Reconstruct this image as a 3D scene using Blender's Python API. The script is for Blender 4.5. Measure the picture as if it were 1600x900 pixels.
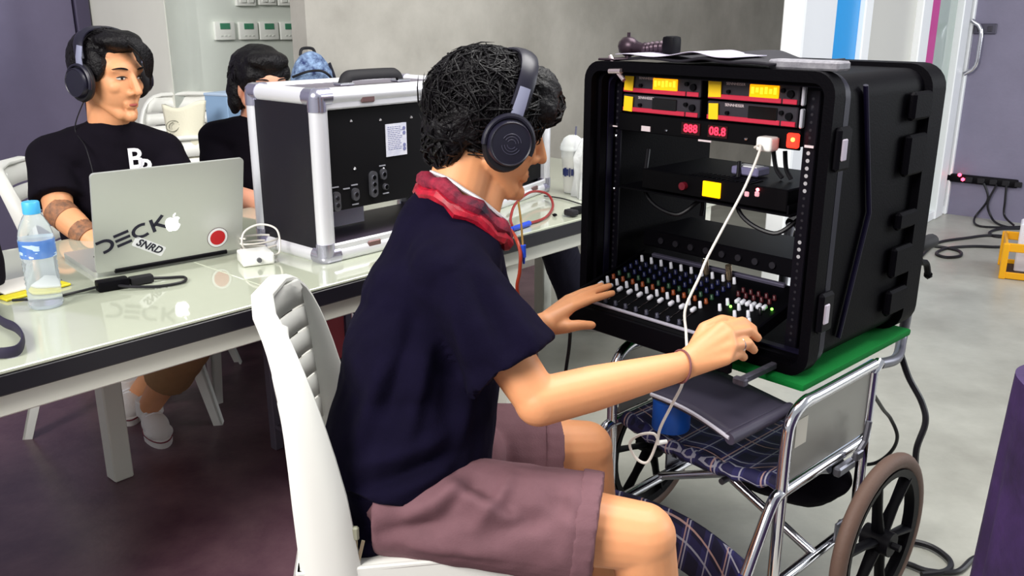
import bpy, bmesh, math, random
import numpy as np
from mathutils import Vector, Matrix, Quaternion, noise

random.seed(7)
np.random.seed(7)
for o in list(bpy.data.objects):
    bpy.data.objects.remove(o, do_unlink=True)
SC = bpy.context.scene
COL = SC.collection
PI = math.pi

# ------------------------------------------------------------------ camera
CAM_H, FPX, PITCH = 1.33, 1400.0, math.radians(17.0)
cam_data = bpy.data.cameras.new('camera')
cam = bpy.data.objects.new('camera', cam_data)
COL.objects.link(cam)
cam_data.sensor_width = 36.0
cam_data.lens = FPX / 1600.0 * 36.0
cam_data.clip_start = 0.05
cam.location = (0, 0, CAM_H)
cam.rotation_euler = (PI / 2 - PITCH, 0, 0)
SC.camera = cam

# ------------------------------------------------------------------ light
world = bpy.data.worlds.new('world')
SC.world = world
world.use_nodes = True
bg = world.node_tree.nodes['Background']
bg.inputs[0].default_value = (0.93, 0.97, 1.0, 1)
bg.inputs[1].default_value = 0.36


def area_light(name, loc, target, sx, sy, power, color=(1, 1, 1)):
    d = bpy.data.lights.new(name, 'AREA')
    d.shape = 'RECTANGLE'
    d.size, d.size_y, d.energy, d.color = sx, sy, power, color
    o = bpy.data.objects.new(name, d)
    COL.objects.link(o)
    o.location = loc
    o.rotation_euler = (Vector(target) - Vector(loc)).to_track_quat('-Z', 'Y').to_euler()
    return o


area_light('window_daylight', (-2.0, -0.7, 2.8), (-0.1, 1.9, 0.7), 1.9, 1.4, 150, (1.0, 0.97, 0.93))
area_light('ceiling_light_lamp', (0.9, 2.2, 3.0), (0.6, 2.2, 0), 1.6, 1.6, 75, (1.0, 0.98, 0.95))
area_light('side_window_daylight', (5.2, 2.6, 2.0), (2.2, 3.6, 0.2), 2.2, 1.8, 80, (0.93, 0.97, 1.0))

SC.view_settings.view_transform = 'Standard'
SC.view_settings.look = 'None'
SC.view_settings.gamma = 1.0
SC.view_settings.use_curve_mapping = False
SC.view_settings.exposure = 0.32

# ------------------------------------------------------------------ maths helpers
_c, _s = math.cos(PITCH), math.sin(PITCH)


def ray(px, py):
    u, v = px - 800.0, py - 450.0
    return Vector((u, FPX * _c - v * _s, -(FPX * _s + v * _c)))


def W(px, py, d):
    """world point seen at a place of the photograph, d metres ahead of the viewpoint"""
    r = ray(px, py)
    return Vector((0, 0, CAM_H)) + r * (d / r.y)


def Z(px, py, z):
    r = ray(px, py)
    return Vector((0, 0, CAM_H)) + r * ((z - CAM_H) / r.z)


def PL(px, py, p, n):
    """point of the vertical or sloping plane (p, n) seen at a place of the photograph"""
    r = ray(px, py)
    o = Vector((0, 0, CAM_H))
    return o + r * ((Vector(p) - o).dot(Vector(n)) / r.dot(Vector(n)))


def srgb(r, g, b):
    f = lambda c: (c / 12.92) if c <= 0.04045 else ((c + 0.055) / 1.055) ** 2.4
    return tuple(f(x / 255.0) for x in (r, g, b))


def frame(pos, fwd, up=(0, 0, 1)):
    x = Vector(fwd).normalized()
    y = Vector(up).cross(x).normalized()
    z = x.cross(y)
    m = Matrix(((x.x, y.x, z.x, pos[0]), (x.y, y.y, z.y, pos[1]), (x.z, y.z, z.z, pos[2]), (0, 0, 0, 1)))
    return m


# ------------------------------------------------------------------ materials
MATS = {}


def mat(name, col, rough=0.5, metal=0.0, bump=0.0, bscale=60.0, var=0.0, vscale=6.0, col2=None,
        trans=0.0, emis=0.0, emcol=None, spec=0.5, coat=0.0, alpha=1.0, sheen=0.0, ior=1.45, sss=0.0, rvar=0.0):
    if name in MATS:
        return MATS[name]
    m = bpy.data.materials.new(name)
    m.use_nodes = True
    nt = m.node_tree
    b = nt.nodes['Principled BSDF']
    b.inputs['Base Color'].default_value = (*col, 1)
    b.inputs['Roughness'].default_value = rough
    b.inputs['Metallic'].default_value = metal
    b.inputs['Specular IOR Level'].default_value = spec
    b.inputs['Coat Weight'].default_value = coat
    b.inputs['Transmission Weight'].default_value = trans
    b.inputs['IOR'].default_value = ior
    b.inputs['Alpha'].default_value = alpha
    b.inputs['Sheen Weight'].default_value = sheen
    if sss:
        b.inputs['Subsurface Weight'].default_value = sss
        b.inputs['Subsurface Radius'].default_value = (0.010, 0.004, 0.002)
        b.inputs['Subsurface Scale'].default_value = 0.6
    if emis:
        b.inputs['Emission Color'].default_value = (*(emcol or col), 1)
        b.inputs['Emission Strength'].default_value = emis
    if var or col2 or bump or rvar:
        tc = nt.nodes.new('ShaderNodeTexCoord')
    if var or col2:
        n = nt.nodes.new('ShaderNodeTexNoise')
        n.inputs['Scale'].default_value = vscale
        n.inputs['Detail'].default_value = 6
        n.inputs['Roughness'].default_value = 0.65
        nt.links.new(tc.outputs['Object'], n.inputs['Vector'])
        cr = nt.nodes.new('ShaderNodeValToRGB')
        cr.color_ramp.elements[0].position = 0.32
        cr.color_ramp.elements[1].position = 0.68
        c1 = col2 if col2 else tuple(max(0, c * (1 - var)) for c in col)
        c2 = col if col2 else tuple(min(1, c * (1 + var)) for c in col)
        cr.color_ramp.elements[0].color = (*c1, 1)
        cr.color_ramp.elements[1].color = (*c2, 1)
        nt.links.new(n.outputs['Fac'], cr.inputs['Fac'])
        nt.links.new(cr.outputs['Color'], b.inputs['Base Color'])
        if rvar:
            mr = nt.nodes.new('ShaderNodeMapRange')
            mr.inputs['To Min'].default_value = rough - rvar
            mr.inputs['To Max'].default_value = rough + rvar
            nt.links.new(n.outputs['Fac'], mr.inputs['Value'])
            nt.links.new(mr.outputs['Result'], b.inputs['Roughness'])
    if bump:
        n2 = nt.nodes.new('ShaderNodeTexNoise')
        n2.inputs['Scale'].default_value = bscale
        n2.inputs['Detail'].default_value = 4
        nt.links.new(tc.outputs['Object'], n2.inputs['Vector'])
        bp = nt.nodes.new('ShaderNodeBump')
        bp.inputs['Strength'].default_value = bump
        bp.inputs['Distance'].default_value = 0.01
        nt.links.new(n2.outputs['Fac'], bp.inputs['Height'])
        nt.links.new(bp.outputs['Normal'], b.inputs['Normal'])
    MATS[name] = m
    return m


def plaid(name):
    if name in MATS:
        return MATS[name]
    m = bpy.data.materials.new(name)
    m.use_nodes = True
    nt = m.node_tree
    b = nt.nodes['Principled BSDF']
    b.inputs['Roughness'].default_value = 0.75
    tc = nt.nodes.new('ShaderNodeTexCoord')
    sp = nt.nodes.new('ShaderNodeSeparateXYZ')
    nt.links.new(tc.outputs['Object'], sp.inputs[0])

    def M(op, a, bb=None):
        n = nt.nodes.new('ShaderNodeMath')
        n.operation = op
        for i, x in enumerate((a, bb)):
            if x is None:
                continue
            if isinstance(x, (int, float)):
                n.inputs[i].default_value = x
            else:
                nt.links.new(x, n.inputs[i])
        return n.outputs[0]
    u = sp.outputs['X']
    v = M('SUBTRACT', sp.outputs['Y'], sp.outputs['Z'])

    def stripe(c, period, off, width):
        f = M('FRACT', M('ADD', M('DIVIDE', c, period), off + 20.0))
        return M('LESS_THAN', f, width)
    thin = M('MAXIMUM', stripe(u, 0.062, 0.1, 0.06), stripe(v, 0.062, 0.3, 0.06))
    broad = M('ADD', stripe(u, 0.062, 0.35, 0.42), stripe(v, 0.062, 0.55, 0.42))
    red = M('MAXIMUM', stripe(u, 0.124, 0.62, 0.03), stripe(v, 0.124, 0.86, 0.03))
    mix1 = nt.nodes.new('ShaderNodeMixRGB')
    mix1.inputs[1].default_value = (*srgb(20, 18, 50), 1)
    mix1.inputs[2].default_value = (*srgb(48, 46, 100), 1)
    nt.links.new(M('MULTIPLY', broad, 0.5), mix1.inputs[0])
    mix2 = nt.nodes.new('ShaderNodeMixRGB')
    mix2.inputs[2].default_value = (*srgb(190, 190, 205), 1)
    nt.links.new(mix1.outputs[0], mix2.inputs[1])
    nt.links.new(M('MULTIPLY', thin, 0.75), mix2.inputs[0])
    mix3 = nt.nodes.new('ShaderNodeMixRGB')
    mix3.inputs[2].default_value = (*srgb(215, 175, 165), 1)
    nt.links.new(mix2.outputs[0], mix3.inputs[1])
    nt.links.new(M('MULTIPLY', red, 0.7), mix3.inputs[0])
    nt.links.new(mix3.outputs[0], b.inputs['Base Color'])
    MATS[name] = m
    return m


M_WHITE = mat('white_plastic', srgb(232, 232, 226), 0.38, bump=0.02, bscale=30, sss=0.0)
M_TABLE = mat('white_laminate', srgb(182, 187, 168), 0.07, coat=0.8, var=0.03, vscale=3)
M_CREAM = mat('cream_steel', srgb(226, 226, 214), 0.45)
M_BLACK = mat('black_plastic', srgb(6, 5, 10), 0.5, spec=0.12)
M_RUBBER = mat('black_rubber', srgb(16, 14, 20), 0.7)
M_SHELL = mat('moulded_black_plastic', srgb(3, 2, 6), 0.6, bump=0.08, bscale=220, spec=0.08)
M_CHROME = mat('chrome', srgb(225, 225, 232), 0.14, metal=1.0)
M_ALU = mat('brushed_aluminium', srgb(226, 226, 232), 0.36, metal=0.35, bump=0.02, bscale=90)
M_STEEL = mat('grey_steel', srgb(120, 120, 128), 0.4, metal=0.8)
M_SKIN = mat('skin_light', srgb(230, 160, 112), 0.5, sss=0.12, var=0.05, vscale=9)
M_SKIN2 = mat('skin_tan', srgb(220, 154, 110), 0.5, sss=0.1, var=0.06, vscale=9)
M_SKIN3 = mat('skin_pink', srgb(222, 158, 130), 0.5, sss=0.1, var=0.05, vscale=9)
M_HAIR = mat('black_hair', srgb(7, 4, 8), 0.5, bump=0.5, bscale=120, spec=0.3)
M_NAVY = mat('black_navy_cotton', srgb(13, 9, 30), 0.95, spec=0.12, bump=0.12, bscale=300, var=0.15, vscale=14)
M_BLACKCLOTH = mat('black_cotton', srgb(11, 6, 17), 0.95, spec=0.2, bump=0.12, bscale=260)
M_SHORTS = mat('mauve_brown_cotton', srgb(112, 78, 85), 0.85, bump=0.1, bscale=300, var=0.07, vscale=25)
M_KHAKI = mat('tan_cotton', srgb(160, 122, 84), 0.9, bump=0.1, bscale=250, var=0.08, vscale=20)
M_PLAID = plaid('blue_plaid_fabric')
M_LINE = mat('white_print', srgb(238, 238, 242), 0.5)

# ------------------------------------------------------------------ mesh builder


class MB:
    def __init__(self):
        self.v, self.f = [], []

    def add(self, vs, fs, m=None):
        o = len(self.v)
        for p in vs:
            p = Vector(p)
            self.v.append(m @ p if m is not None else p)
        for f in fs:
            self.f.append(tuple(i + o for i in f))
        return self

    def bm(self, b, m=None):
        b.verts.ensure_lookup_table()
        b.verts.index_update()
        self.add([v.co.copy() for v in b.verts], [[v.index for v in f.verts] for f in b.faces], m)
        b.free()
        return self

    def box(self, c, s, m=None, bev=0.0, seg=1, rot=None):
        b = bmesh.new()
        bmesh.ops.create_cube(b, size=1.0)
        for v in b.verts:
            v.co = Vector((v.co.x * s[0], v.co.y * s[1], v.co.z * s[2]))
        if bev > 0:
            bmesh.ops.bevel(b, geom=b.edges[:], offset=bev, segments=seg, profile=0.6, affect='EDGES')
        t = Matrix.Translation(Vector(c))
        if rot is not None:
            t = t @ rot.to_4x4()
        if m is not None:
            t = m @ t
        return self.bm(b, t)

    def cyl(self, p0, p1, r0, r1=None, seg=12, m=None, caps=True):
        r1 = r0 if r1 is None else r1
        p0, p1 = Vector(p0), Vector(p1)
        d = (p1 - p0).normalized()
        a = d.orthogonal().normalized()
        bb = d.cross(a)
        vs, fs = [], []
        for p, r in ((p0, r0), (p1, r1)):
            for i in range(seg):
                t = 2 * PI * i / seg
                vs.append(p + a * (r * math.cos(t)) + bb * (r * math.sin(t)))
        for i in range(seg):
            j = (i + 1) % seg
            fs.append((i, j, seg + j, seg + i))
        if caps:
            fs.append(tuple(reversed(range(seg))))
            fs.append(tuple(range(seg, 2 * seg)))
        return self.add(vs, fs, m)

    def tube(self, pts, r, seg=8, m=None, closed=False, sx=1.0, sy=1.0, up=None):
        """sweep an ellipse (r*sx, r*sy) along points; r may be a list"""
        pts = [Vector(p) for p in pts]
        n = len(pts)
        rs = r if isinstance(r, (list, tuple)) else [r] * n
        vs, fs = [], []
        a = None
        for i in range(n):
            if closed:
                d = (pts[(i + 1) % n] - pts[i - 1]).normalized()
            else:
                d = (pts[min(i + 1, n - 1)] - pts[max(i - 1, 0)]).normalized()
            if up is not None:
                a = Vector(up) - d * d.dot(Vector(up))
                a.normalize()
            elif a is None:
                a = d.orthogonal().normalized()
            else:
                a = (a - d * d.dot(a)).normalized()
            b = d.cross(a)
            for k in range(seg):
                t = 2 * PI * (k + 0.5) / seg
                vs.append(pts[i] + a * (rs[i] * sx * math.cos(t)) + b * (rs[i] * sy * math.sin(t)))
        rng = n if closed else n - 1
        for i in range(rng):
            i2 = (i + 1) % n
            for k in range(seg):
                k2 = (k + 1) % seg
                fs.append((i * seg + k, i * seg + k2, i2 * seg + k2, i2 * seg + k))
        if not closed:
            fs.append(tuple(reversed(range(seg))))
            fs.append(tuple(range((n - 1) * seg, n * seg)))
        return self.add(vs, fs, m)

    def lathe(self, prof, seg=20, m=None, cap=True):
        vs, fs = [], []
        n = len(prof)
        for r, z in prof:
            for k in range(seg):
                t = 2 * PI * k / seg
                vs.append(Vector((r * math.cos(t), r * math.sin(t), z)))
        for i in range(n - 1):
            for k in range(seg):
                k2 = (k + 1) % seg
                fs.append((i * seg + k, i * seg + k2, (i + 1) * seg + k2, (i + 1) * seg + k))
        if cap:
            fs.append(tuple(reversed(range(seg))))
            fs.append(tuple(range((n - 1) * seg, n * seg)))
        return self.add(vs, fs, m)

    def prism(self, pts, h, m=None):
        """2D outline (x, y) extruded 0..h in z"""
        n = len(pts)
        vs = [Vector((p[0], p[1], 0)) for p in pts] + [Vector((p[0], p[1], h)) for p in pts]
        fs = [tuple(reversed(range(n))), tuple(range(n, 2 * n))]
        for i in range(n):
            j = (i + 1) % n
            fs.append((i, j, n + j, n + i))
        return self.add(vs, fs, m)

    def ball(self, c, r, m=None, sub=2, scale=(1, 1, 1), rot=None):
        b = bmesh.new()
        bmesh.ops.create_icosphere(b, subdivisions=sub, radius=1.0)
        t = Matrix.Translation(Vector(c))
        if rot is not None:
            t = t @ rot.to_4x4()
        t = t @ Matrix.Diagonal((r * scale[0], r * scale[1], r * scale[2], 1))
        if m is not None:
            t = m @ t
        return self.bm(b, t)

    def grid(self, fn, nu, nv, m=None):
        vs = [Vector(fn(i / nu, j / nv)) for i in range(nu + 1) for j in range(nv + 1)]
        fs = []
        for i in range(nu):
            for j in range(nv):
                a = i * (nv + 1) + j
                fs.append((a, a + 1, a + nv + 2, a + nv + 1))
        return self.add(vs, fs, m)

    def mesh(self, name):
        me = bpy.data.meshes.new(name)
        me.from_pydata([tuple(v) for v in self.v], [], self.f)
        me.validate()
        b = bmesh.new()
        b.from_mesh(me)
        bmesh.ops.recalc_face_normals(b, faces=b.faces)
        b.to_mesh(me)
        b.free()
        return me

    def build(self, name, material, parent=None, smooth=True, loc=None):
        me = self.mesh(name)
        return put(name, me, material, parent, smooth, loc)


def put(name, me, material, parent=None, smooth=True, loc=None):
    o = bpy.data.objects.new(name, me)
    COL.objects.link(o)
    if material is not None and not me.materials:
        me.materials.append(material)
    if smooth:
        me.polygons.foreach_set('use_smooth', [True] * len(me.polygons))
        try:
            me.set_sharp_from_angle(angle=math.radians(38))
        except Exception:
            pass
    if parent is not None:
        o.parent = parent
    if loc is not None:
        o.location = loc
    return o


def solid(o, t, offset=0.0):
    md = o.modifiers.new('thickness', 'SOLIDIFY')
    md.thickness = t
    md.offset = offset
    return o


def tag(o, label=None, cat=None, group=None, kind=None):
    if label:
        o['label'] = label
    if cat:
        o['category'] = cat
    if group:
        o['group'] = group
    if kind:
        o['kind'] = kind
    return o


def empty(name, loc=(0, 0, 0), rz=0.0, label=None, cat=None, group=None):
    o = bpy.data.objects.new(name, None)
    COL.objects.link(o)
    o.location = loc
    o.rotation_euler = (0, 0, rz)
    o.empty_display_size = 0.05
    return tag(o, label, cat, group)


def one(name, mb, material, label, cat, loc=None, group=None, smooth=True, rz=0.0):
    o = mb.build(name, material, None, smooth)
    if loc is not None:
        o.location = loc
    o.rotation_euler = (0, 0, rz)
    return tag(o, label, cat, group)


def struct(name, mb, material, parent=None, smooth=False):
    o = mb.build(name, material, parent, smooth)
    if parent is None:
        o['kind'] = 'structure'
    return o


def copy_tree(o, parent=None):
    c = o.copy()
    COL.objects.link(c)
    c.parent = parent
    for ch in list(o.children):
        copy_tree(ch, c)
    return c


def catmull(pts, n=8, closed=False):
    P = [Vector(p) for p in pts]
    out = []
    L = len(P)
    rng = L if closed else L - 1
    for i in range(rng):
        if closed:
            p0, p1, p2, p3 = P[i - 1], P[i], P[(i + 1) % L], P[(i + 2) % L]
        else:
            p0, p1, p2, p3 = P[max(i - 1, 0)], P[i], P[i + 1], P[min(i + 2, L - 1)]
        for k in range(n):
            t = k / n
            out.append(0.5 * ((2 * p1) + (p2 - p0) * t + (2 * p0 - 5 * p1 + 4 * p2 - p3) * t * t + (3 * p1 - p0 - 3 * p2 + p3) * t ** 3))
    if not closed:
        out.append(P[-1])
    return out


def text_mb(s, size, depth, m=None, bold=0.0, shear=0.0, center=True):
    cu = bpy.data.curves.new('lettering', 'FONT')
    cu.body = s
    cu.size = size
    cu.extrude = depth
    cu.offset = bold
    cu.shear = shear
    cu.resolution_u = 3
    if center:
        cu.align_x = 'CENTER'
        cu.align_y = 'CENTER'
    o = bpy.data.objects.new('lettering', cu)
    COL.objects.link(o)
    bpy.context.view_layer.update()
    me = bpy.data.meshes.new_from_object(o.evaluated_get(bpy.context.evaluated_depsgraph_get()))
    mb = MB()
    mb.add([v.co.copy() for v in me.vertices], [tuple(p.vertices) for p in me.polygons], m)
    bpy.data.objects.remove(o, do_unlink=True)
    bpy.data.meshes.remove(me)
    bpy.data.curves.remove(cu)
    return mb


# ------------------------------------------------------------------ continuous bodies
def _hull(pts):
    b = bmesh.new()
    for p in pts:
        b.verts.new(p)
    r = bmesh.ops.convex_hull(b, input=b.verts[:])
    junk = [e for e in r['geom_interior'] if isinstance(e, bmesh.types.BMVert)]
    if junk:
        bmesh.ops.delete(b, geom=junk, context='VERTS')
    return b


def _sph(c, r, n=10):
    out = []
    for i in range(n + 1):
        ph = PI * i / n
        k = 1 if i in (0, n) else 2 * n
        for j in range(k):
            th = 2 * PI * (j + 0.5 * (i % 2)) / k
            out.append(Vector(c) + Vector((math.sin(ph) * math.cos(th), math.sin(ph) * math.sin(th), math.cos(ph))) * r)
    return out


def cone(p0, r0, p1, r1):
    return ('c', Vector(p0), r0, Vector(p1), r1)


def flat(p0, r0, p1, r1, asp=1.0, up=None):
    return ('f', Vector(p0), r0, Vector(p1), r1, asp, up)


def ell(M, c, r, rot=None):
    t = M @ Matrix.Translation(Vector(c))
    if rot is not None:
        t = t @ rot.to_4x4()
    return ('e', t @ Matrix.Diagonal((r[0], r[1], r[2], 1)))


def ring_pts(p0, r0, p1, r1, asp, up):
    d = (p1 - p0).normalized()
    a = (Vector(up) - d * d.dot(Vector(up))).normalized() if up is not None else d.orthogonal().normalized()
    b = d.cross(a)
    out = []
    for p, r in ((p0, r0), (p1, r1)):
        for i in range(24):
            t = 2 * PI * i / 24
            out.append(p + a * (r * asp * math.cos(t)) + b * (r * math.sin(t)))
    return out


def blob(prims, voxel=0.005, smooth=4, factor=0.5):
    mb = MB()
    for p in prims:
        if p[0] == 'c':
            mb.bm(_hull(_sph(p[1], p[2]) + _sph(p[3], p[4])))
        elif p[0] == 'f':
            mb.bm(_hull(ring_pts(*p[1:])))
        else:
            b = bmesh.new()
            bmesh.ops.create_icosphere(b, subdivisions=3, radius=1.0)
            mb.bm(b, p[1])
    me = mb.mesh('blob')
    o = bpy.data.objects.new('blob', me)
    COL.objects.link(o)
    md = o.modifiers.new('remesh', 'REMESH')
    md.mode = 'VOXEL'
    md.voxel_size = voxel
    md.use_smooth_shade = True
    if smooth:
        sm = o.modifiers.new('smooth', 'SMOOTH')
        sm.factor = factor
        sm.iterations = smooth
    bpy.context.view_layer.update()
    out = bpy.data.meshes.new_from_object(o.evaluated_get(bpy.context.evaluated_depsgraph_get()))
    bpy.data.objects.remove(o, do_unlink=True)
    bpy.data.meshes.remove(me)
    return out


def shift(me, fn):
    """move the vertices along their normals by fn(points, normals)"""
    n = len(me.vertices)
    co = np.empty(n * 3, dtype=np.float32)
    me.vertices.foreach_get('co', co)
    co = co.reshape(-1, 3)
    no = np.empty(n * 3, dtype=np.float32)
    me.vertex_normals.foreach_get('vector', no)
    no = no.reshape(-1, 3)
    d = fn(co, no)
    co = co + no * d[:, None]
    me.vertices.foreach_set('co', co.astype(np.float32).ravel())
    me.update()


def wave_noise(co, scale, seed, octaves=3):
    rs = np.random.RandomState(seed)
    out = np.zeros(len(co))
    amp = 1.0
    for _ in range(octaves):
        for _k in range(4):
            w = rs.normal(size=3) * scale
            out += amp * np.sin(co @ w + rs.uniform(0, 6.28)) / 4
        scale *= 1.9
        amp *= 0.55
    return out


def fold(a, b, width, amp):
    """soft ridge (amp>0) or crease (amp<0) along the segment a-b on the near side of a garment"""
    a = np.array(a[:]); b = np.array(b[:])

    def fn(co, no):
        ab = b - a
        t = np.clip(((co - a) @ ab) / (ab @ ab), 0, 1)
        p = a + t[:, None] * ab
        df = (co - p) * np.array([1.0, 0.25, 1.0])
        d = np.linalg.norm(df, axis=1)
        taper = np.sqrt(np.clip(np.sin(PI * (0.08 + 0.84 * t)), 0, 1))
        return amp * taper * np.exp(-(d / width) ** 2) * np.clip(0.35 - no[:, 1], 0, 1)
    return fn


def folds(me, fl, noise_amp=0.0, noise_scale=20.0, seed=1):
    def fn(co, no):
        d = np.zeros(len(co))
        for f in fl:
            d += f(co, no)
        if noise_amp:
            d += noise_amp * wave_noise(co, noise_scale, seed)
        return d
    shift(me, fn)

# ================================================================== THE SETTING
T = Vector((0.67, 0.742, 0)).normalized()          # along the tables
N = Vector((-T.y, T.x, 0))                          # across the tables, away from the viewer
RT = math.atan2(T.y, T.x)
P0 = Vector((-0.846, 1.523, 0))                     # reference point under the tables' front edge
ZT = 0.73                                           # table height


def TN(t, n, z=0.0):
    return P0 + T * t + N * n + Vector((0, 0, z))


def slab(a, b, z0, z1, thick, mb=None, side=1):
    """vertical wall from a to b, thickness to the side away from the viewer"""
    a, b = Vector((a[0], a[1], 0)), Vector((b[0], b[1], 0))
    d = (b - a).normalized()
    n = Vector((-d.y, d.x, 0)) * side
    mb = mb or MB()
    pts = [a, b, b + n * thick, a + n * thick]
    vs = [p + Vector((0, 0, z0)) for p in pts] + [p + Vector((0, 0, z1)) for p in pts]
    mb.add(vs, [(0, 1, 2, 3), (4, 5, 6, 7), (0, 1, 5, 4), (1, 2, 6, 5), (2, 3, 7, 6), (3, 0, 4, 7)])
    return mb


M_CONC_FLOOR = mat('polished_concrete_floor', srgb(178, 178, 168), 0.34, col2=srgb(146, 145, 136), vscale=2.2, bump=0.03, bscale=40)
M_DARK_FLOOR = mat('dark_maroon_floor', srgb(112, 84, 92), 0.30, col2=srgb(78, 50, 64), vscale=5.0, bump=0.05, bscale=60)
M_WALL_PALE = mat('pale_painted_plaster', srgb(218, 224, 216), 0.8, var=0.04, vscale=2.5, bump=0.03, bscale=80)
M_WALL_CONC = mat('raw_concrete_wall', srgb(190, 186, 178), 0.75, col2=srgb(160, 156, 148), vscale=1.8, bump=0.1, bscale=25)
M_WALL_GREY = mat('blue_grey_wall', srgb(124, 120, 142), 0.55, var=0.08, vscale=3.0, bump=0.08, bscale=60)
M_DOOR_DARK = mat('dark_blue_metal', srgb(110, 104, 130), 0.28, metal=0.35, var=0.12, vscale=1.5, bump=0.03, bscale=30)

fl = MB()
fl.add([(0.0, -3, 0), (9, -3, 0), (9, 12, 0), (0.25, 12, 0), (0.0, -3, -0.1), (9, -3, -0.1), (9, 12, -0.1), (0.25, 12, -0.1)],
       [(0, 1, 2, 3), (4, 5, 6, 7), (0, 1, 5, 4), (1, 2, 6, 5), (2, 3, 7, 6), (3, 0, 4, 7)])
struct('floor', fl, M_CONC_FLOOR)
fl = MB()
fl.add([(-5, -3, 0), (0.0, -3, 0), (0.25, 12, 0), (-5, 12, 0), (-5, -3, -0.1), (0.0, -3, -0.1), (0.25, 12, -0.1), (-5, 12, -0.1)],
       [(0, 1, 2, 3), (4, 5, 6, 7), (0, 1, 5, 4), (1, 2, 6, 5), (2, 3, 7, 6), (3, 0, 4, 7)])
struct('floor_dark', fl, M_DARK_FLOOR)

WH = 3.2
# pale wall behind the seated people (parallel to the tables), its return on the left, concrete wall on the right
NW, NCW = 3.82 - P0.dot(N), 3.115 - P0.dot(N)
tA = -1.5 * T.x + 4.05 * T.y - P0.dot(T)
wp0, wp1 = TN(tA, NW), TN(tA + 3.2, NW)
struct('wall_back', slab(wp0, wp1, 0, WH, 0.15), M_WALL_PALE)
wl = wp0 + N * 0.78
struct('wall_return', slab(wp0 - T * 0.004, wl - T * 0.004, 0, WH, 0.15, side=-1), mat('lit_pale_plaster', srgb(226, 226, 216), 0.8, var=0.03, vscale=2.5, bump=0.03, bscale=80))  # brighter light on the return is put into a slightly lighter plaster colour
struct('wall_left', slab(wl - T * 3.2, wl, 0, WH, 0.15), M_WALL_GREY)
# dark metal door leaf standing on the left wall with its frame strip
dl = empty('door_1', wl - T * 0.575 - N * 0.03, RT)
dl['kind'] = 'structure'
MB().box((0, 0, 1.05), (0.98, 0.045, 2.1), bev=0.004).build('door_leaf', M_DOOR_DARK, dl, False)
MB().box((0.53, -0.005, 1.06), (0.07, 0.07, 2.12), bev=0.006).build('door_frame', mat('door_frame_grey', srgb(78, 72, 96), 0.35, metal=0.3), dl, False)
MB().cyl((-0.42, -0.02, 1.0), (-0.42, -0.075, 1.0), 0.012).tube([(-0.42, -0.075, 1.0), (-0.30, -0.075, 1.0)], 0.010).build('door_handle', M_CHROME, dl)

cA = TN(2.22 - P0.dot(T), NCW)
cB = cA + T * 5.6
struct('wall_concrete', slab(cA, cB, 0, WH, 0.10), M_WALL_CONC)

# glazed partition with film-covered panes, running back to the grey wall on the right
GP = Vector((2.97, 6.14, 0))
GD = Vector((0.64, 0.77, 0)).normalized()
GN = Vector((-GD.y, GD.x, 0))


def gx(px, py=50):
    p = PL(px, py, GP, GN)
    return (Vector((p.x, p.y, 0)) - GP).dot(GD)


gw = empty('window_1', GP, math.atan2(GD.y, GD.x))
gw['kind'] = 'structure'
M_FRAME = mat('white_powder_coat', srgb(238, 240, 242), 0.35)
M_FILM = mat('white_window_film', srgb(226, 228, 232), 0.25)
M_FILM2 = mat('warm_grey_window_film', srgb(206, 205, 198), 0.25)
M_BLUE = mat('blue_window_film', srgb(28, 150, 222), 0.3)
M_PINK = mat('magenta_window_film', srgb(206, 66, 150), 0.3)
M_GLASS = mat('green_tinted_glass', srgb(208, 222, 214), 0.08, trans=0.35, spec=0.6)


def pane(px0, px1, material, name='pane', y=0.0, z0=0.06, z1=2.6, py=50):
    a, b = gx(px0, py), gx(px1, py)
    return MB().box(((a + b) / 2, y, (z0 + z1) / 2), (b - a, 0.012, z1 - z0)).build(name, material, gw, False)


pane(1240, 1302, M_FILM)
pane(1302, 1340, M_BLUE, 'film_stripe')
pane(1350, 1427, M_FILM2)
pane(1440, 1462, M_PINK, 'film_stripe')
pane(1462, 1492, M_GLASS)
for a, b, dep in ((1236, 1242, 0.09), (1338, 1350, 0.07), (1426, 1440, 0.09), (1489, 1500, 0.10), (1503, 1511, 0.12)):
    xa, xb = gx(a), gx(b)
    MB().box(((xa + xb) / 2, 0, 1.32), (xb - xa, dep, 2.64), bev=0.006).build('mullion', M_FRAME, gw, False)
xa, xb = gx(1236), gx(1511)
MB().box(((xa + xb) / 2, 0, 0.03), (xb - xa, 0.08, 0.06), bev=0.004).build('bottom_rail', M_FRAME, gw, False)
MB().box(((xa + xb) / 2, 0, 2.62), (xb - xa, 0.08, 0.07), bev=0.004).build('top_rail', M_FRAME, gw, False)
xh = gx(1500, 80)
hp = []
for a in np.linspace(-1, 1, 13):
    hp.append((xh - 0.02, -0.05 - 0.07 * (1 - a ** 6), 1.12 + 0.17 * a))
MB().tube(hp, 0.014, seg=10).build('pull_handle', M_CHROME, gw)

# grey wall on the right behind the door
RD = Vector((0.777, -0.629, 0)).normalized()
RNn = Vector((-RD.y, RD.x, 0))
struct('wall_right', slab(GP - RD * 0.02 + GD * 0.02, GP + RD * 4.2 + GD * 0.02, 0, WH, 0.15), M_WALL_GREY)
RP = GP + GD * 0.02


def RW(px, py, off=0.0):
    return PL(px, py, RP, RNn) - RNn * off


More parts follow.
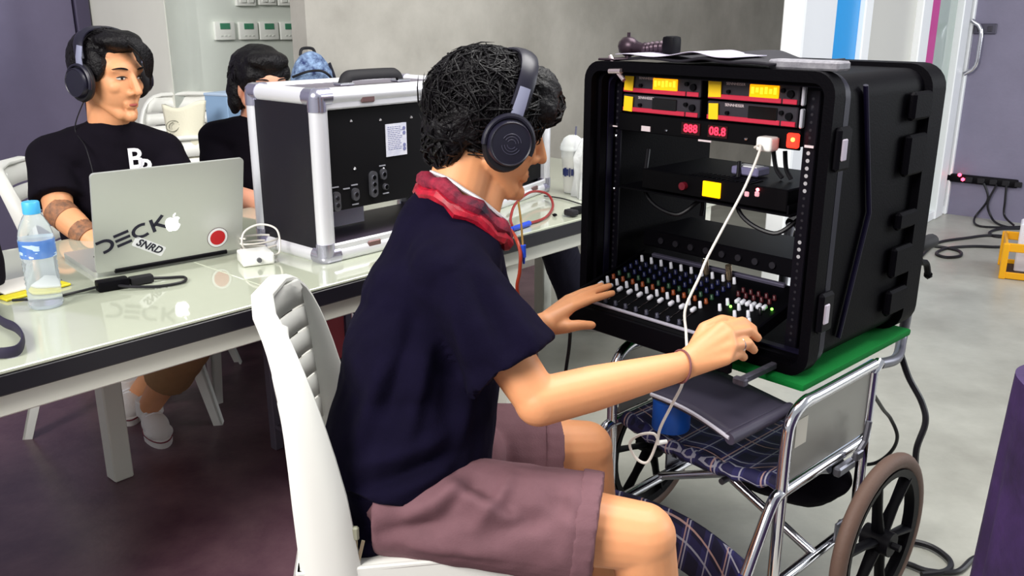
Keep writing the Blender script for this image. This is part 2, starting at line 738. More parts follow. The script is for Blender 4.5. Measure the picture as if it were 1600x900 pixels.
RZ = math.atan2(RD.y, RD.x)
sp = empty('socket_plate', RW(1540, 45), RZ, 'small dark socket plate high on the grey wall by the door', 'socket')
MB().box((0, -0.008, 0), (0.135, 0.016, 0.065), bev=0.004).build('plate', mat('dark_grey_plastic', srgb(70, 68, 84), 0.5), sp, False)
for x in (-0.03, 0.03):
    MB().box((x, -0.018, 0), (0.028, 0.006, 0.035), bev=0.002).build('socket_face', mat('darker_plastic', srgb(48, 46, 58), 0.5), sp, False)

# wall switches on the pale wall
M_SWITCH = mat('white_switch_plastic', srgb(240, 242, 236), 0.35)
M_LCD = mat('green_lcd', srgb(72, 138, 108), 0.25, var=0.08, vscale=60)


def on_wall(px, py):
    return PL(px, py, wp0, N)


lab4 = ['white thermostat with green screen, first of four from the left', 'white thermostat with green screen, second of four from the left',
        'white thermostat with green screen, third of four from the left', 'white thermostat with greyish green screen nearest the concrete wall']
for i, (a, b) in enumerate(((333, 364), (371, 400), (403, 432), (435, 463))):
    c = on_wall((a + b) / 2, 48)
    w = (on_wall(b, 48) - on_wall(a, 48)).length
    th = empty('thermostat', c, RT, lab4[i], 'thermostat', 'thermostats on the pale wall')
    MB().box((0, -0.010, 0), (w, 0.020, w * 0.80), bev=0.004, seg=2).build('housing', M_SWITCH, th)
    MB().box((0.0, -0.0215, 0.02), (w * 0.5, 0.003, w * 0.26), bev=0.0008).build('screen', M_LCD, th, False)
    for k in range(3):
        MB().box((-0.02 + 0.02 * k, -0.021, -0.022), (0.011, 0.003, 0.006), bev=0.001).build('button', mat('pale_button', srgb(214, 218, 210), 0.4), th, False)
lab3 = ['white switch plate above the thermostats, left one of three', 'white switch plate above the thermostats, middle one of three', 'white switch plate above the thermostats, right one of three']
for i, (a, b) in enumerate(((366, 396), (401, 428), (431, 459))):
    c = on_wall((a + b) / 2, -6)
    w = (on_wall(b, -6) - on_wall(a, -6)).length
    th = empty('switch_plate', c, RT, lab3[i], 'switch', 'switch plates at the top edge')
    MB().box((0, -0.010, 0), (w, 0.020, w * 0.85), bev=0.004, seg=2).build('plate', M_SWITCH, th)
    for k in (-1, 1):
        MB().box((k * w * 0.2, -0.022, 0.0), (w * 0.34, 0.008, w * 0.6), bev=0.003).build('rocker', M_SWITCH, th)

# ================================================================== TABLES
M_EDGE = mat('black_edge_band', srgb(16, 13, 24), 0.35)


def table(t0, t1, depth, legs, label):
    root = empty('table', TN((t0 + t1) / 2, 0), RT, label, 'table', 'tables in the row')
    L = t1 - t0 - 0.0012
    MB().box((0, depth / 2, ZT - 0.004), (L, depth, 0.008), bev=0.002).build('table_top', M_TABLE, root, False)
    MB().box((0, 0.013, ZT - 0.0285), (L, 0.026, 0.040), bev=0.003).build('edge_band', M_EDGE, root, False)
    MB().box((0, depth - 0.013, ZT - 0.0285), (L, 0.026, 0.040), bev=0.003).build('edge_band', M_EDGE, root, False)
    MB().box((0, depth / 2, ZT - 0.0285), (L - 0.01, depth - 0.06, 0.038)).build('core', M_CREAM, root, False)
    for y in (0.035, depth - 0.035):
        MB().box((0, y, ZT - 0.072), (L - 0.02, 0.03, 0.046), bev=0.003).build('apron', M_CREAM, root, False)
    for x in (-L / 2 + 0.03, L / 2 - 0.03):
        MB().box((x, depth / 2, ZT - 0.072), (0.03, depth - 0.11, 0.046), bev=0.003).build('apron', M_CREAM, root, False)
    for (t, n) in legs:
        x = t - (t0 + t1) / 2
        MB().box((x, n, (ZT - 0.095) / 2), (0.058, 0.058, ZT - 0.095), bev=0.004).build('leg', M_CREAM, root, False)
    return root


table(-1.0, 0.52, 0.90, [(-0.94, 0.06), (-0.30, 0.06), (-0.94, 0.84), (0.437, 0.84)],
      'white table with black edge carrying the silver laptop and water bottle')
table(0.52, 2.46, 0.90, [(1.30, 0.06), (2.40, 0.06), (1.42, 0.84), (2.40, 0.84)],
      'white table with black edge carrying the two flight cases')

# ================================================================== WHITE PLASTIC CHAIRS


def arch(w, z0, z1, lean, n=22):
    """side/top outline of a chair back: list of (x, y, z); y runs backwards with the lean"""
    pts = []
    for i in range(n + 1):
        a = i / n
        t = PI * a
        k = 0.36
        cx = math.copysign(abs(math.cos(t)) ** k, math.cos(t))
        sz = abs(math.sin(t)) ** 0.55
        z = z0 + (z1 - z0) * sz
        x = cx * w / 2 * (0.94 + 0.06 * sz)
        y = -lean * ((z - z0) / (z1 - z0)) ** 1.2 + 0.06 * (abs(cx) ** 2) * 1.0
        pts.append((x, y, z))
    return pts


def plastic_chair(loc, rz, label, group='white plastic chairs', z=0.0, w=0.44, sh=0.42, top=0.86, legs_out=0.045, lean=0.13, d=0.42, flange=0.018):
    """local +y is the way the chair faces"""
    root = empty('plastic_chair', (loc[0], loc[1], z), rz, label, 'chair', group)

    def seat(u, v):
        x = (u - 0.5) * w
        y = (v - 0.5) * d + 0.0
        dip = -0.018 * (1 - (2 * u - 1) ** 2) * (1 - (2 * v - 1) ** 2)
        drop = -0.035 * max(0, (v - 0.85) / 0.15) ** 2
        return (x, y, sh + dip + drop)
    s = MB().grid(seat, 14, 14).build('seat', M_WHITE, root)
    solid(s, 0.008, -1)
    sk = MB()
    for sx in (-1, 1):
        sk.box((sx * (w / 2 - 0.004), 0, sh - 0.026), (0.010, d, 0.052), bev=0.003)
    sk.box((0, -d / 2 + 0.004, sh - 0.026), (w, 0.010, 0.052), bev=0.003)
    sk.box((0, d / 2 - 0.004, sh - 0.052), (w, 0.010, 0.040), bev=0.003)
    sk.build('seat_skirt', M_WHITE, root, False)
    yb = -d / 2
    rim = [(p[0], p[1] + yb - 0.0, p[2]) for p in arch(w, sh - 0.03, top, lean)]
    nr = len(rim)
    rr = [0.020 + flange * abs(2 * i / (nr - 1) - 1) ** 2.5 for i in range(nr)]
    MB().tube(rim, rr, seg=12, sx=1.0, sy=0.52, up=(0, 1, 0)).build('backrest_rim', M_WHITE, root)
    # horizontal slats with slots between them
    z0, z1 = sh + 0.05, top - 0.020
    ns = 7
    hh = (z1 - z0) / ns
    for i in range(ns):
        za, zb = z0 + i * hh, z0 + (i + 1) * hh - 0.007
        if i == ns - 1:
            zb += 0.015

        def sl(u, v, za=za, zb=zb):
            zz = za + (zb - za) * v
            k = ((zz - (sh - 0.03)) / (top - sh + 0.03))
            sk_ = max(0.0, min(k, 0.9999)) ** (1 / 0.55)
            hw = w / 2 * (1 - sk_ * sk_) ** 0.18 * (0.94 + 0.06 * k) - 0.004
            x = (u - 0.5) * 2 * hw
            y = yb - lean * k ** 1.2 + 0.055 * (2 * u - 1) ** 2 - 0.004
            return (x, y, zz)
        solid(MB().grid(sl, 12, 2).build('slat', M_WHITE, root), 0.007, 0)
    for (sx, sy) in ((-1, 1), (1, 1), (-1, -1), (1, -1)):
        tp = Vector((sx * (w / 2 - 0.022), sy * (d / 2 - 0.024), sh - 0.012))
        ft = Vector((sx * (w / 2 + legs_out - 0.01), sy * (d / 2 + legs_out + 0.02), 0))
        q = (ft - tp).normalized()
        lg = MB()
        for (ax, ay, bx, by) in ((0.050, 0.010, 0, sy * 0.018), (0.010, 0.046, sx * 0.020, 0)):
            vs = []
            for p, k in ((tp, 1.0), (ft, 0.66)):
                for ux, uy in ((-1, -1), (1, -1), (1, 1), (-1, 1)):
                    vs.append(p + Vector((bx * k + ux * ax * k / 2, by * k + uy * ay * k / 2, 0)))
            lg.add(vs, [(0, 1, 2, 3), (4, 5, 6, 7), (0, 1, 5, 4), (1, 2, 6, 5), (2, 3, 7, 6), (3, 0, 4, 7)])
        lg.build('leg', M_WHITE, root, False)
    return root


plastic_chair((-0.175, 1.570), math.radians(-81), 'white slatted plastic chair the man at the mixer sits on', w=0.44, top=0.848, lean=0.045, d=0.46, flange=0.034)
plastic_chair((-1.34, 3.00), math.radians(-80), 'white plastic chair the man at the laptop sits on', w=0.44, top=0.86, legs_out=0.07)
plastic_chair((-1.07, 3.32), math.radians(-135), 'white plastic chair the woman behind the silver case sits on')
st = W(297, 170, 3.72)
plastic_chair((st.x - 0.02, st.y + 0.05), math.radians(-160), 'white plastic chair at the bottom of the stack by the pale wall', 'stacked white chairs')
plastic_chair((st.x - 0.02, st.y + 0.05), math.radians(-160), 'topmost white slatted chair of the stack with a cloth over it', 'stacked white chairs', z=0.13)

# ================================================================== THINGS ON THE TABLES
# ---- laptop
la, lb = Z(150, 436, ZT), Z(379, 395, ZT)
lrz = math.atan2(lb.y - la.y, lb.x - la.x)
LWD, LHT = 0.366, 0.250
lc = (la + lb) / 2
lap = empty('laptop', (lc.x, lc.y, ZT), lrz, 'open silver laptop with stickers on its lid beside the water bottle', 'laptop')
M_LID = mat('silver_laptop_aluminium', srgb(200, 202, 198), 0.38, metal=0.55)
TILT = math.radians(13)
LM = Matrix.Translation((0, 0.0, 0.014)) @ Matrix.Rotation(TILT, 4, 'X')


def rrect(w, h, r, n=6):
    pts = []
    for (cx, cy, a0) in ((w / 2 - r, h / 2 - r, 0), (-w / 2 + r, h / 2 - r, 90), (-w / 2 + r, -h / 2 + r, 180), (w / 2 - r, -h / 2 + r, 270)):
        for i in range(n + 1):
            a = math.radians(a0 + 90 * i / n)
            pts.append((cx + r * math.cos(a), cy + r * math.sin(a)))
    return pts


RX90 = Matrix.Rotation(PI / 2, 4, 'X')
lid = MB().prism(rrect(LWD, LHT, 0.010), 0.007, LM @ Matrix.Translation((0, 0.0035, LHT / 2)) @ RX90).build('lid', M_LID, lap)
MB().prism(rrect(LWD - 0.012, LHT - 0.012, 0.006), 0.0012, LM @ Matrix.Translation((0, 0.0047, LHT / 2)) @ RX90).build('screen', mat('dark_screen', srgb(20, 22, 30), 0.15, emis=0.4, emcol=(0.5, 0.55, 0.65)), lid)
base = MB().prism(rrect(LWD, 0.25, 0.010), 0.013, Matrix.Translation((0, 0.135, 0.0))).build('base', M_LID, lap)
kb = MB()
for r in range(6):
    for k in range(14):
        kb.box((-0.13 + k * 0.02, 0.055 + r * 0.02, 0.0138), (0.016, 0.016, 0.0016))
kb.build('keyboard', M_BLACK, base, False)['kind'] = 'stuff'
MB().prism(rrect(0.105, 0.07, 0.004), 0.0008, Matrix.Translation((0, 0.215, 0.0131))).build('trackpad', mat('trackpad_grey', srgb(176, 178, 178), 0.4, metal=0.4), base)
MB().cyl((-0.14, -0.002, 0.012), (0.14, -0.002, 0.012), 0.006).build('hinge', M_BLACK, lap)

LROOT = Matrix.Translation((lc.x, lc.y, ZT)) @ Matrix.Rotation(lrz, 4, 'Z')
_ln = (LROOT @ LM).to_3x3() @ Vector((0, -1, 0))
_lp = (LROOT @ LM) @ Vector((0, -0.0036, 0))
_li = (LROOT @ LM).inverted()


def lidxy(px, py):
    p = _li @ PL(px, py, _lp, _ln)
    return p.x, p.z


def on_lid(off=0.0):
    return LM @ Matrix.Translation((0, -0.0036 - off, 0)) @ RX90


M_INK = mat('dark_navy_print', srgb(24, 22, 44), 0.5)


def stroke(mb, pts, w, m, h=0.0006):
    pts = [Vector((p[0], p[1], 0)) for p in pts]
    n = len(pts)
    L, R = [], []
    for i in range(n):
        d = (pts[min(i + 1, n - 1)] - pts[max(i - 1, 0)]).normalized()
        q = Vector((-d.y, d.x, 0)) * w / 2
        L.append(pts[i] + q)
        R.append(pts[i] - q)
    for i in range(n - 1):
        quad = [L[i], L[i + 1], R[i + 1], R[i]]
        vs = quad + [p + Vector((0, 0, h)) for p in quad]
        mb.add(vs, [(0, 1, 2, 3), (4, 5, 6, 7), (0, 1, 5, 4), (1, 2, 6, 5), (2, 3, 7, 6), (3, 0, 4, 7)], m)


def arc(cx, cy, rx, ry, a0, a1, n=12):
    return [(cx + rx * math.cos(math.radians(a0 + (a1 - a0) * i / n)), cy + ry * math.sin(math.radians(a0 + (a1 - a0) * i / n))) for i in range(n + 1)]


dk = MB()
L0 = on_lid()
c1, c2 = Vector(lidxy(166, 384)), Vector(lidxy(246, 350))
ang = math.atan2(c2.y - c1.y, c2.x - c1.x)
letm = L0 @ Matrix.Translation((c1.x, c1.y, 0)) @ Matrix.Rotation(ang, 4, 'Z') @ Matrix.Diagonal((1, 0.85, 1, 1))
sz, wd = 0.040, 0.0084
gap = (c2 - c1).length / 3
stroke(dk, [(-0.020, 0.017)] + arc(-0.006, 0.0, 0.020, 0.017, 90, -90) + [(-0.012, -0.017)], wd, letm)          # D
for yy in (-0.016, 0.0, 0.016):
    stroke(dk, [(gap - 0.020, yy), (gap + 0.016, yy)], wd, letm)                                                # E
stroke(dk, arc(2 * gap + 0.004, 0, 0.022, 0.018, 60, 300), wd, letm)                                             # C
stroke(dk, [(3 * gap - 0.012, -0.020), (3 * gap - 0.012, 0.020)], wd, letm)                                      # K
stroke(dk, [(3 * gap - 0.010, -0.002), (3 * gap + 0.018, 0.020)], wd, letm)
stroke(dk, [(3 * gap - 0.004, 0.002), (3 * gap + 0.018, -0.020)], wd, letm)
tag(dk.build('lettering', M_INK, lid, False), 'dark lettering DECK')
ax, ay = lidxy(270, 350)
am = L0 @ Matrix.Translation((ax, ay, 0)) @ Matrix.Scale(1.15, 4)
ap = [(0.0, 0.0135), (0.006, 0.0155), (0.011, 0.0150), (0.0150, 0.0120), (0.0122, 0.0095), (0.0108, 0.0050), (0.0118, 0.0005), (0.0160, -0.0030),
      (0.0135, -0.0095), (0.0085, -0.0155), (0.0040, -0.0160), (0.0, -0.0148), (-0.0040, -0.0160), (-0.0085, -0.0155), (-0.0135, -0.0090),
      (-0.0160, -0.0010), (-0.0155, 0.0080), (-0.0120, 0.0135), (-0.0060, 0.0155)]
lg = MB().prism(ap, 0.0008, am)
lg.prism([(0.0005, 0.0170), (0.0015, 0.0205), (0.0050, 0.0240), (0.0062, 0.0242), (0.0052, 0.0200), (0.0030, 0.0176)], 0.0008, am)
tag(lg.build('logo', mat('lit_white_logo', (1, 1, 1), 0.4, emis=1.6, emcol=(0.95, 1.0, 0.95)), lid, False), 'glowing white bitten apple logo')
sx_, sy_ = lidxy(233, 385)
s1, s2 = Vector(lidxy(209, 374)), Vector(lidxy(257, 392))
sang = math.atan2(s2.y - s1.y, s2.x - s1.x)
sm = L0 @ Matrix.Translation((sx_, sy_, 0)) @ Matrix.Rotation(sang, 4, 'Z')
stk = MB().prism(rrect(0.082, 0.026, 0.004), 0.0006, sm).build('sticker', M_LINE, lid, False)
tag(stk, 'white sticker reading SNRD')
text_mb('SNRD', 0.026, 0.0004, sm @ Matrix.Translation((0, 0, 0.0009)), bold=0.0006, shear=0.25).build('lettering', M_INK, stk, False)
rx_, ry_ = lidxy(340, 371)
rm = L0 @ Matrix.Translation((rx_, ry_, 0))
rs = MB().prism(arc(0, 0, 0.0275, 0.0275, 0, 345, 23), 0.0005, rm).build('sticker', mat('dark_maroon_print', srgb(70, 20, 30), 0.5), lid, False)
tag(rs, 'round red and white sticker')
MB().prism(arc(0, 0, 0.0262, 0.0262, 0, 345, 23), 0.0005, rm @ Matrix.Translation((0, 0, 0.0004))).build('white_ring', M_LINE, rs, False)
MB().prism(arc(0, 0, 0.0200, 0.0200, 0, 345, 23), 0.0005, rm @ Matrix.Translation((0, 0, 0.0008))).build('red_disc', mat('red_print', srgb(196, 22, 34), 0.5), rs, False)

# ---- water bottle
bp = Z(73, 478, ZT)
bt = empty('water_bottle', (bp.x, bp.y, ZT), 0.3, 'clear plastic water bottle with light blue cap by the laptop', 'bottle')
M_PET = mat('clear_pet_plastic', (0.90, 0.96, 1.0), 0.06, trans=0.80, ior=1.12)
prof = [(0.020, 0.004), (0.031, 0.001), (0.0345, 0.006)]
for i in range(9):
    z = 0.012 + i * 0.0105
    prof += [(0.0345, z), (0.0328, z + 0.005)]
prof += [(0.0345, 0.108), (0.0345, 0.150), (0.0335, 0.160), (0.029, 0.178), (0.020, 0.196), (0.0135, 0.206), (0.0125, 0.215)]
MB().lathe(prof, 28).build('bottle', M_PET, bt)
MB().lathe([(0.0166, 0.203), (0.0170, 0.206), (0.0170, 0.226), (0.0155, 0.228)], 24).build('cap', mat('light_blue_cap', srgb(70, 170, 225), 0.4), bt)
lbm = bpy.data.materials.new('blue_bottle_label')
lbm.use_nodes = True
nt = lbm.node_tree
pb = nt.nodes['Principled BSDF']
tc = nt.nodes.new('ShaderNodeTexCoord')
nz = nt.nodes.new('ShaderNodeTexNoise')
nz.inputs['Scale'].default_value = 26
mp = nt.nodes.new('ShaderNodeMapping')
mp.inputs['Scale'].default_value = (1, 1, 3.0)
cr = nt.nodes.new('ShaderNodeValToRGB')
cr.color_ramp.interpolation = 'CONSTANT'
cr.color_ramp.elements[0].color = (*srgb(60, 120, 205), 1)
cr.color_ramp.elements[1].color = (*srgb(205, 228, 245), 1)
cr.color_ramp.elements[1].position = 0.53
nt.links.new(tc.outputs['Object'], mp.inputs[0])
nt.links.new(mp.outputs[0], nz.inputs['Vector'])
nt.links.new(nz.outputs['Fac'], cr.inputs[0])
nt.links.new(cr.outputs[0], pb.inputs['Base Color'])
pb.inputs['Roughness'].default_value = 0.3
pb.inputs['Alpha'].default_value = 0.72
MB().lathe([(0.0352, 0.112), (0.0352, 0.150)], 28, cap=False).build('label', lbm, bt)
MB().lathe([(0.005, 0.008), (0.030, 0.008), (0.0318, 0.014), (0.0318, 0.145)], 24).build('water', mat('water', (0.95, 0.98, 1.0), 0.0, trans=0.92, ior=1.10), bt)


def cable(name, pts, r, material, label, cat='cable', n=8, group=None, seg=8):
    return one(name, MB().tube(catmull(pts, n), r, seg=seg), material, label, cat, group=group)


M_CABLE = mat('black_cable', srgb(15, 13, 20), 0.45)
M_WCABLE = mat('white_cable', srgb(228, 222, 214), 0.45)

# ---- black adapter and its cable in front of the laptop
p = Z(198, 448, ZT)
ad = empty('display_adapter', (p.x, p.y, ZT), lrz - 0.06, 'small black adapter box lying in front of the laptop lid', 'adapter')
MB().box((-0.03, 0, 0.0125), (0.068, 0.034, 0.023), bev=0.004, seg=2).build('housing', M_BLACK, ad)
MB().box((0.034, 0.002, 0.011), (0.052, 0.026, 0.018), bev=0.004, seg=2).build('plug', M_RUBBER, ad)
MB().tube(catmull([(0.058, 0.0, 0.010), (0.090, -0.004, 0.006), (0.125, -0.020, 0.005), (0.110, -0.058, 0.005), (0.055, -0.060, 0.005), (0.005, -0.038, 0.008), (-0.02, -0.015, 0.010)], 8), 0.0036).build('cord', M_CABLE, ad)
MB().tube(catmull([(-0.064, 0, 0.011), (-0.10, 0.006, 0.006), (-0.16, 0.0, 0.005), (-0.23, 0.03, 0.005)], 8), 0.003).build('cord', M_CABLE, ad)

# ---- white laptop charger
p = Z(400, 410, ZT)
ch = empty('laptop_charger', (p.x, p.y, ZT), RT - 0.35, 'white square laptop charger with coiled cord beside the silver case', 'charger')
MB().box((0, 0, 0.0155), (0.078, 0.076, 0.030), bev=0.006, seg=3).build('housing', mat('glossy_white_plastic', srgb(244, 244, 240), 0.2), ch)
MB().tube(catmull([(0.038, 0.0, 0.014), (0.062, 0.004, 0.020), (0.066, 0.03, 0.070), (0.030, 0.05, 0.085), (-0.01, 0.055, 0.070), (-0.02, 0.052, 0.036), (0.0, 0.06, 0.008)], 8), 0.0026).build('cord', M_WCABLE, ch)
coil = []
for i in range(40):
    a = i * 0.42
    coil.append((0.035 + 0.050 * math.cos(a), 0.105 + 0.032 * math.sin(a), 0.004 + 0.0010 * i))
MB().tube(coil, 0.0026).build('cord_coil', M_WCABLE, ch)
MB().cyl((0.0, -0.038, 0.016), (0.0, -0.046, 0.016), 0.006).build('connector_pin', M_STEEL, ch)

# ---- yellow folder, paper and black bag at the left edge
p = Z(38, 452, ZT)
fo = empty('yellow_folder', (p.x, p.y, ZT), RT + 0.15, 'yellow folder lying behind the water bottle', 'folder')
MB().box((0, 0.0, 0.004), (0.15, 0.13, 0.006), bev=0.002).build('cover', mat('yellow_card', srgb(204, 190, 30), 0.5), fo, False)
MB().box((0.005, 0.018, 0.0095), (0.13, 0.10, 0.003)).build('paper', mat('paper_white', srgb(232, 228, 220), 0.7), fo, False)
MB().box((0, -0.02, 0.0078), (0.152, 0.010, 0.0016)).build('elastic_band', M_BLACK, fo, False)
p = Z(-62, 470, ZT)
bgm = MB().box((p.x - 0.01, p.y + 0.02, ZT + 0.085), (0.13, 0.19, 0.165), bev=0.035, seg=4)
bb_ = bgm.mesh('bag_shape')
bo_ = bpy.data.objects.new('bag_shape', bb_)
COL.objects.link(bo_)
rm_ = bo_.modifiers.new('remesh', 'REMESH')
rm_.mode = 'VOXEL'
rm_.voxel_size = 0.008
bpy.context.view_layer.update()
me = bpy.data.meshes.new_from_object(bo_.evaluated_get(bpy.context.evaluated_depsgraph_get()))
bpy.data.objects.remove(bo_, do_unlink=True)
folds(me, [], 0.003, 40, 3)
bag = empty('camera_bag', (p.x, p.y, ZT), 0, 'black camera bag with strap at the left end of the table', 'bag')
o = put('bag_body', me, M_BLACKCLOTH, bag)
o.matrix_parent_inverse = Matrix.Translation((-p.x, -p.y, -ZT))
sp_ = [Vector(Z(x, y, ZT + 0.012)) - Vector((p.x, p.y, ZT)) for x, y in ((-30, 470), (0, 500), (24, 512), (36, 528), (30, 545), (10, 551), (-20, 552))]
MB().tube(catmull(sp_, 6), 0.011, sx=1.0, sy=0.30, up=(0, 0, 1)).build('strap', mat('dark_strap', srgb(36, 30, 54), 0.6), bag)

# ---- flight cases


def flight_case(loc, rz, w, d, h, label, first):
    root = empty('flight_case', (loc[0], loc[1], ZT), rz, label, 'case', 'aluminium edged flight cases')
    r = 0.021
    M_PANEL = mat('black_laminate', srgb(10, 7, 20), 0.45, bump=0.12, bscale=500)
    M_INNER = mat('black_rack_panel', srgb(4, 3, 7), 0.6, spec=0.25)
    # side, top, bottom and back panels
    MB().box((0.010, d / 2, h / 2), (0.012, d - 0.02, h - 0.02)).build('side_panel', M_PANEL, root, False)
    MB().box((w - 0.010, d / 2, h / 2), (0.012, d - 0.02, h - 0.02)).build('side_panel', M_PANEL, root, False)
    MB().box((w / 2, d / 2, h - 0.010), (w - 0.02, d - 0.02, 0.012)).build('top_panel', mat('grey_purple_laminate', srgb(96, 90, 104), 0.4), root, False)
    MB().box((w / 2, d / 2, 0.010), (w - 0.02, d - 0.02, 0.012)).build('bottom_panel', M_PANEL, root, False)
    MB().box((w / 2, d - 0.010, h * 0.62), (w - 0.03, 0.012, h * 0.70)).build('back_panel', M_PANEL, root, False)

    def rail(a, b, rad=r):
        a, b = Vector(a), Vector(b)
        dd = (b - a).normalized()
        rt = MB()
        rt.tube([a, b], rad, seg=16)
        rt.build('edge_rail', M_ALU, root)
    e = r * 0.75
    X, Y, Zz = (e, w - e), (e, d - e), (e, h - e)
    for y in Y:
        for z in Zz:
            rail((X[0], y, z), (X[1], y, z))
    for x in X:
        for z in Zz:
            rail((x, Y[0], z), (x, Y[1], z))
    for x in X:
        for y in Y:
            rail((x, y, Zz[0]), (x, y, Zz[1]))
    for x in X:
        for y in Y:
            for z in Zz:
                cb = MB().ball((x, y, z), r * 1.12, sub=2)
                for k, s in enumerate((1 if x < w / 2 else -1, 1 if y < d / 2 else -1, 1 if z < h / 2 else -1)):
                    v = Vector((0, 0, 0))
                    v[k] = s * 0.034
                    cb.cyl(Vector((x, y, z)), Vector((x, y, z)) + v, r * 1.10, seg=14)
                cb.build('corner', mat('chrome_corner', srgb(196, 194, 214), 0.25, metal=0.9), root)
    # flat silver extrusion faces along the front frame
    for z0, z1 in ((0.0, 0.052), (h - 0.052, h)):
        MB().box((w / 2, 0.006, (z0 + z1) / 2), (w - 0.03, 0.010, z1 - z0 - 0.010), bev=0.004).build('front_frame', M_ALU, root, False)
    for x0 in (0.0, w - 0.046):
        MB().box((x0 + 0.023, 0.006, h / 2), (0.030, 0.010, h - 0.05), bev=0.004).build('front_frame', M_ALU, root, False)
    # rack panel set back in the front
    zp0 = 0.125 if first else 0.052
    panel = MB().box((w / 2, 0.022, (zp0 + h - 0.05) / 2), (w - 0.07, 0.006, h - 0.05 - zp0)).build('front_panel', M_INNER, root, False)
    M_SCREW = mat('bright_screw', srgb(235, 235, 240), 0.2, metal=0.9)
    # handle on top
    hd = MB()
    hx0, hx1, hy = w * 0.32, w * 0.68, d * 0.35
    hd.tube(catmull([(hx0, hy, h + 0.002), (hx0 + 0.012, hy, h + 0.020), (hx0 + 0.04, hy, h + 0.024), (hx1 - 0.04, hy, h + 0.024), (hx1 - 0.012, hy, h + 0.020), (hx1, hy, h + 0.002)], 6), 0.012, seg=10, sx=0.8, sy=1.4)
    hb = hd.build('carry_handle', M_RUBBER, root)
    for hx in (hx0, hx1):
        MB().box((hx, hy, h + 0.003), (0.045, 0.036, 0.008), bev=0.003).build('handle_bracket', M_CHROME, hb, False)
    for fx in (w * 0.30, w * 0.72):
        for zz in ((h - 0.026), 0.026):
            MB().box((fx, -0.001, zz), (0.044, 0.006, 0.020), bev=0.003).build('catch_plate', mat('catch_bronze', srgb(120, 92, 92), 0.4, metal=0.5), root, False)
    for fx in (0.03, w - 0.03):
        for fy in (0.03, d - 0.03):
            MB().cyl((fx, fy, -0.0005), (fx, fy, 0.006), 0.012).build('foot', M_RUBBER, root)
    if not first:
        for zz in (0.22, 0.25):
            MB().box((w - 0.075, 0.0175, zz), (0.010, 0.003, 0.020 if zz < 0.23 else 0.008)).build('marking', M_LINE, panel, False)
        return root, panel
    # label plate, connectors, screws (front panel, seen in the photograph)
    MB().box((0.262, 0.0165, 0.285), (0.070, 0.003, 0.084)).build('label_plate', mat('label_white', srgb(226, 226, 236), 0.5, col2=srgb(200, 202, 222), vscale=45), panel, False)
    lm_ = Matrix.Translation((0.262, 0.0148, 0.285)) @ RX90
    tx = MB()
    rnd = random.Random(4)
    for i in range(13):
        yy = 0.034 - i * 0.0048
        xx = -0.030
        while xx < 0.012:
            wl_ = rnd.uniform(0.004, 0.012)
            tx.box((xx + wl_ / 2, yy, 0), (wl_, 0.0012, 0.0006), lm_)
            xx += wl_ + 0.002
    for yy in (0.028, 0.016, -0.016, -0.026):
        tx.prism(arc(0.026, yy, 0.005, 0.005, 0, 330, 11), 0.0006, lm_)
    tx.build('print', mat('blue_grey_print', srgb(120, 124, 168), 0.6), panel, False)['kind'] = 'stuff'
    for (x, z) in ((0.118, 0.345), (0.122, 0.225), (0.212, 0.340), (0.216, 0.213), (0.318, 0.338)):
        MB().ball((x, 0.018, z), 0.0042, sub=1).build('screw', M_SCREW, panel)
    for (x, z, hgt, rr) in ((0.058, 0.150, 0.050, 0.0105), (0.178, 0.178, 0.068, 0.0120), (0.118, 0.160, 0.032, 0.010), (0.212, 0.200, 0.028, 0.009), (0.218, 0.166, 0.016, 0.008)):
        cn = MB().prism(rrect(rr * 2, hgt, rr * 0.95, 5), 0.008, Matrix.Translation((x, 0.019, z)) @ RX90).build('connector', M_STEEL, panel)
        nh = max(1, int(hgt / 0.018))
        for k in range(nh):
            zz = z + (k - (nh - 1) / 2) * 0.018
            MB().cyl((x, 0.0135, zz), (x, 0.009, zz), 0.0058, seg=10).build('contact', M_CHROME, cn)
    for (x, z) in ((0.058, 0.186), (0.092, 0.178), (0.118, 0.184), (0.118, 0.134), (0.212, 0.222), (0.220, 0.148)):
        MB().box((x, 0.0175, z), (0.020, 0.002, 0.003)).build('marking', mat('grey_print', srgb(150, 150, 160), 0.6), panel, False)
    # shelf with papers seen through the slot at the bottom
    MB().box((w / 2, d / 2, 0.040), (w - 0.06, d - 0.05, 0.006)).build('shelf', mat('dark_shelf', srgb(60, 52, 66), 0.5), root, False)
    MB().box((0.075, 0.19, 0.078), (0.075, 0.004, 0.060)).build('inner_plate', M_SWITCH, root, False)
    MB().box((0.195, 0.16, 0.080), (0.120, 0.004, 0.068)).build('inner_plate', mat('lilac_plate', srgb(214, 210, 230), 0.5), root, False)
    return root, panel


c = Z(508, 414, ZT)
flight_case((c.x, c.y), RT, 0.53, 0.30, 0.425, 'silver edged black flight case with label plate and handle on the table', True)
c2 = Z(859, 298, ZT)
rz2 = math.radians(61.6)
d2 = Vector((math.cos(rz2), math.sin(rz2)))
flight_case((c2.x - d2.x * 0.43, c2.y - d2.y * 0.43), rz2, 0.43, 0.28, 0.385, 'silver edged black flight case half hidden behind the man with headphones', False)

# ---- iced drinks
M_CUP = mat('clear_cup_plastic', (0.95, 0.97, 0.97), 0.06, trans=0.6, ior=1.1)
M_MILK = mat('milky_drink', srgb(232, 226, 214), 0.5)
M_BAG = mat('thin_clear_bag', (0.95, 0.96, 0.97), 0.15, trans=0.6, ior=1.08, bump=0.5, bscale=30)


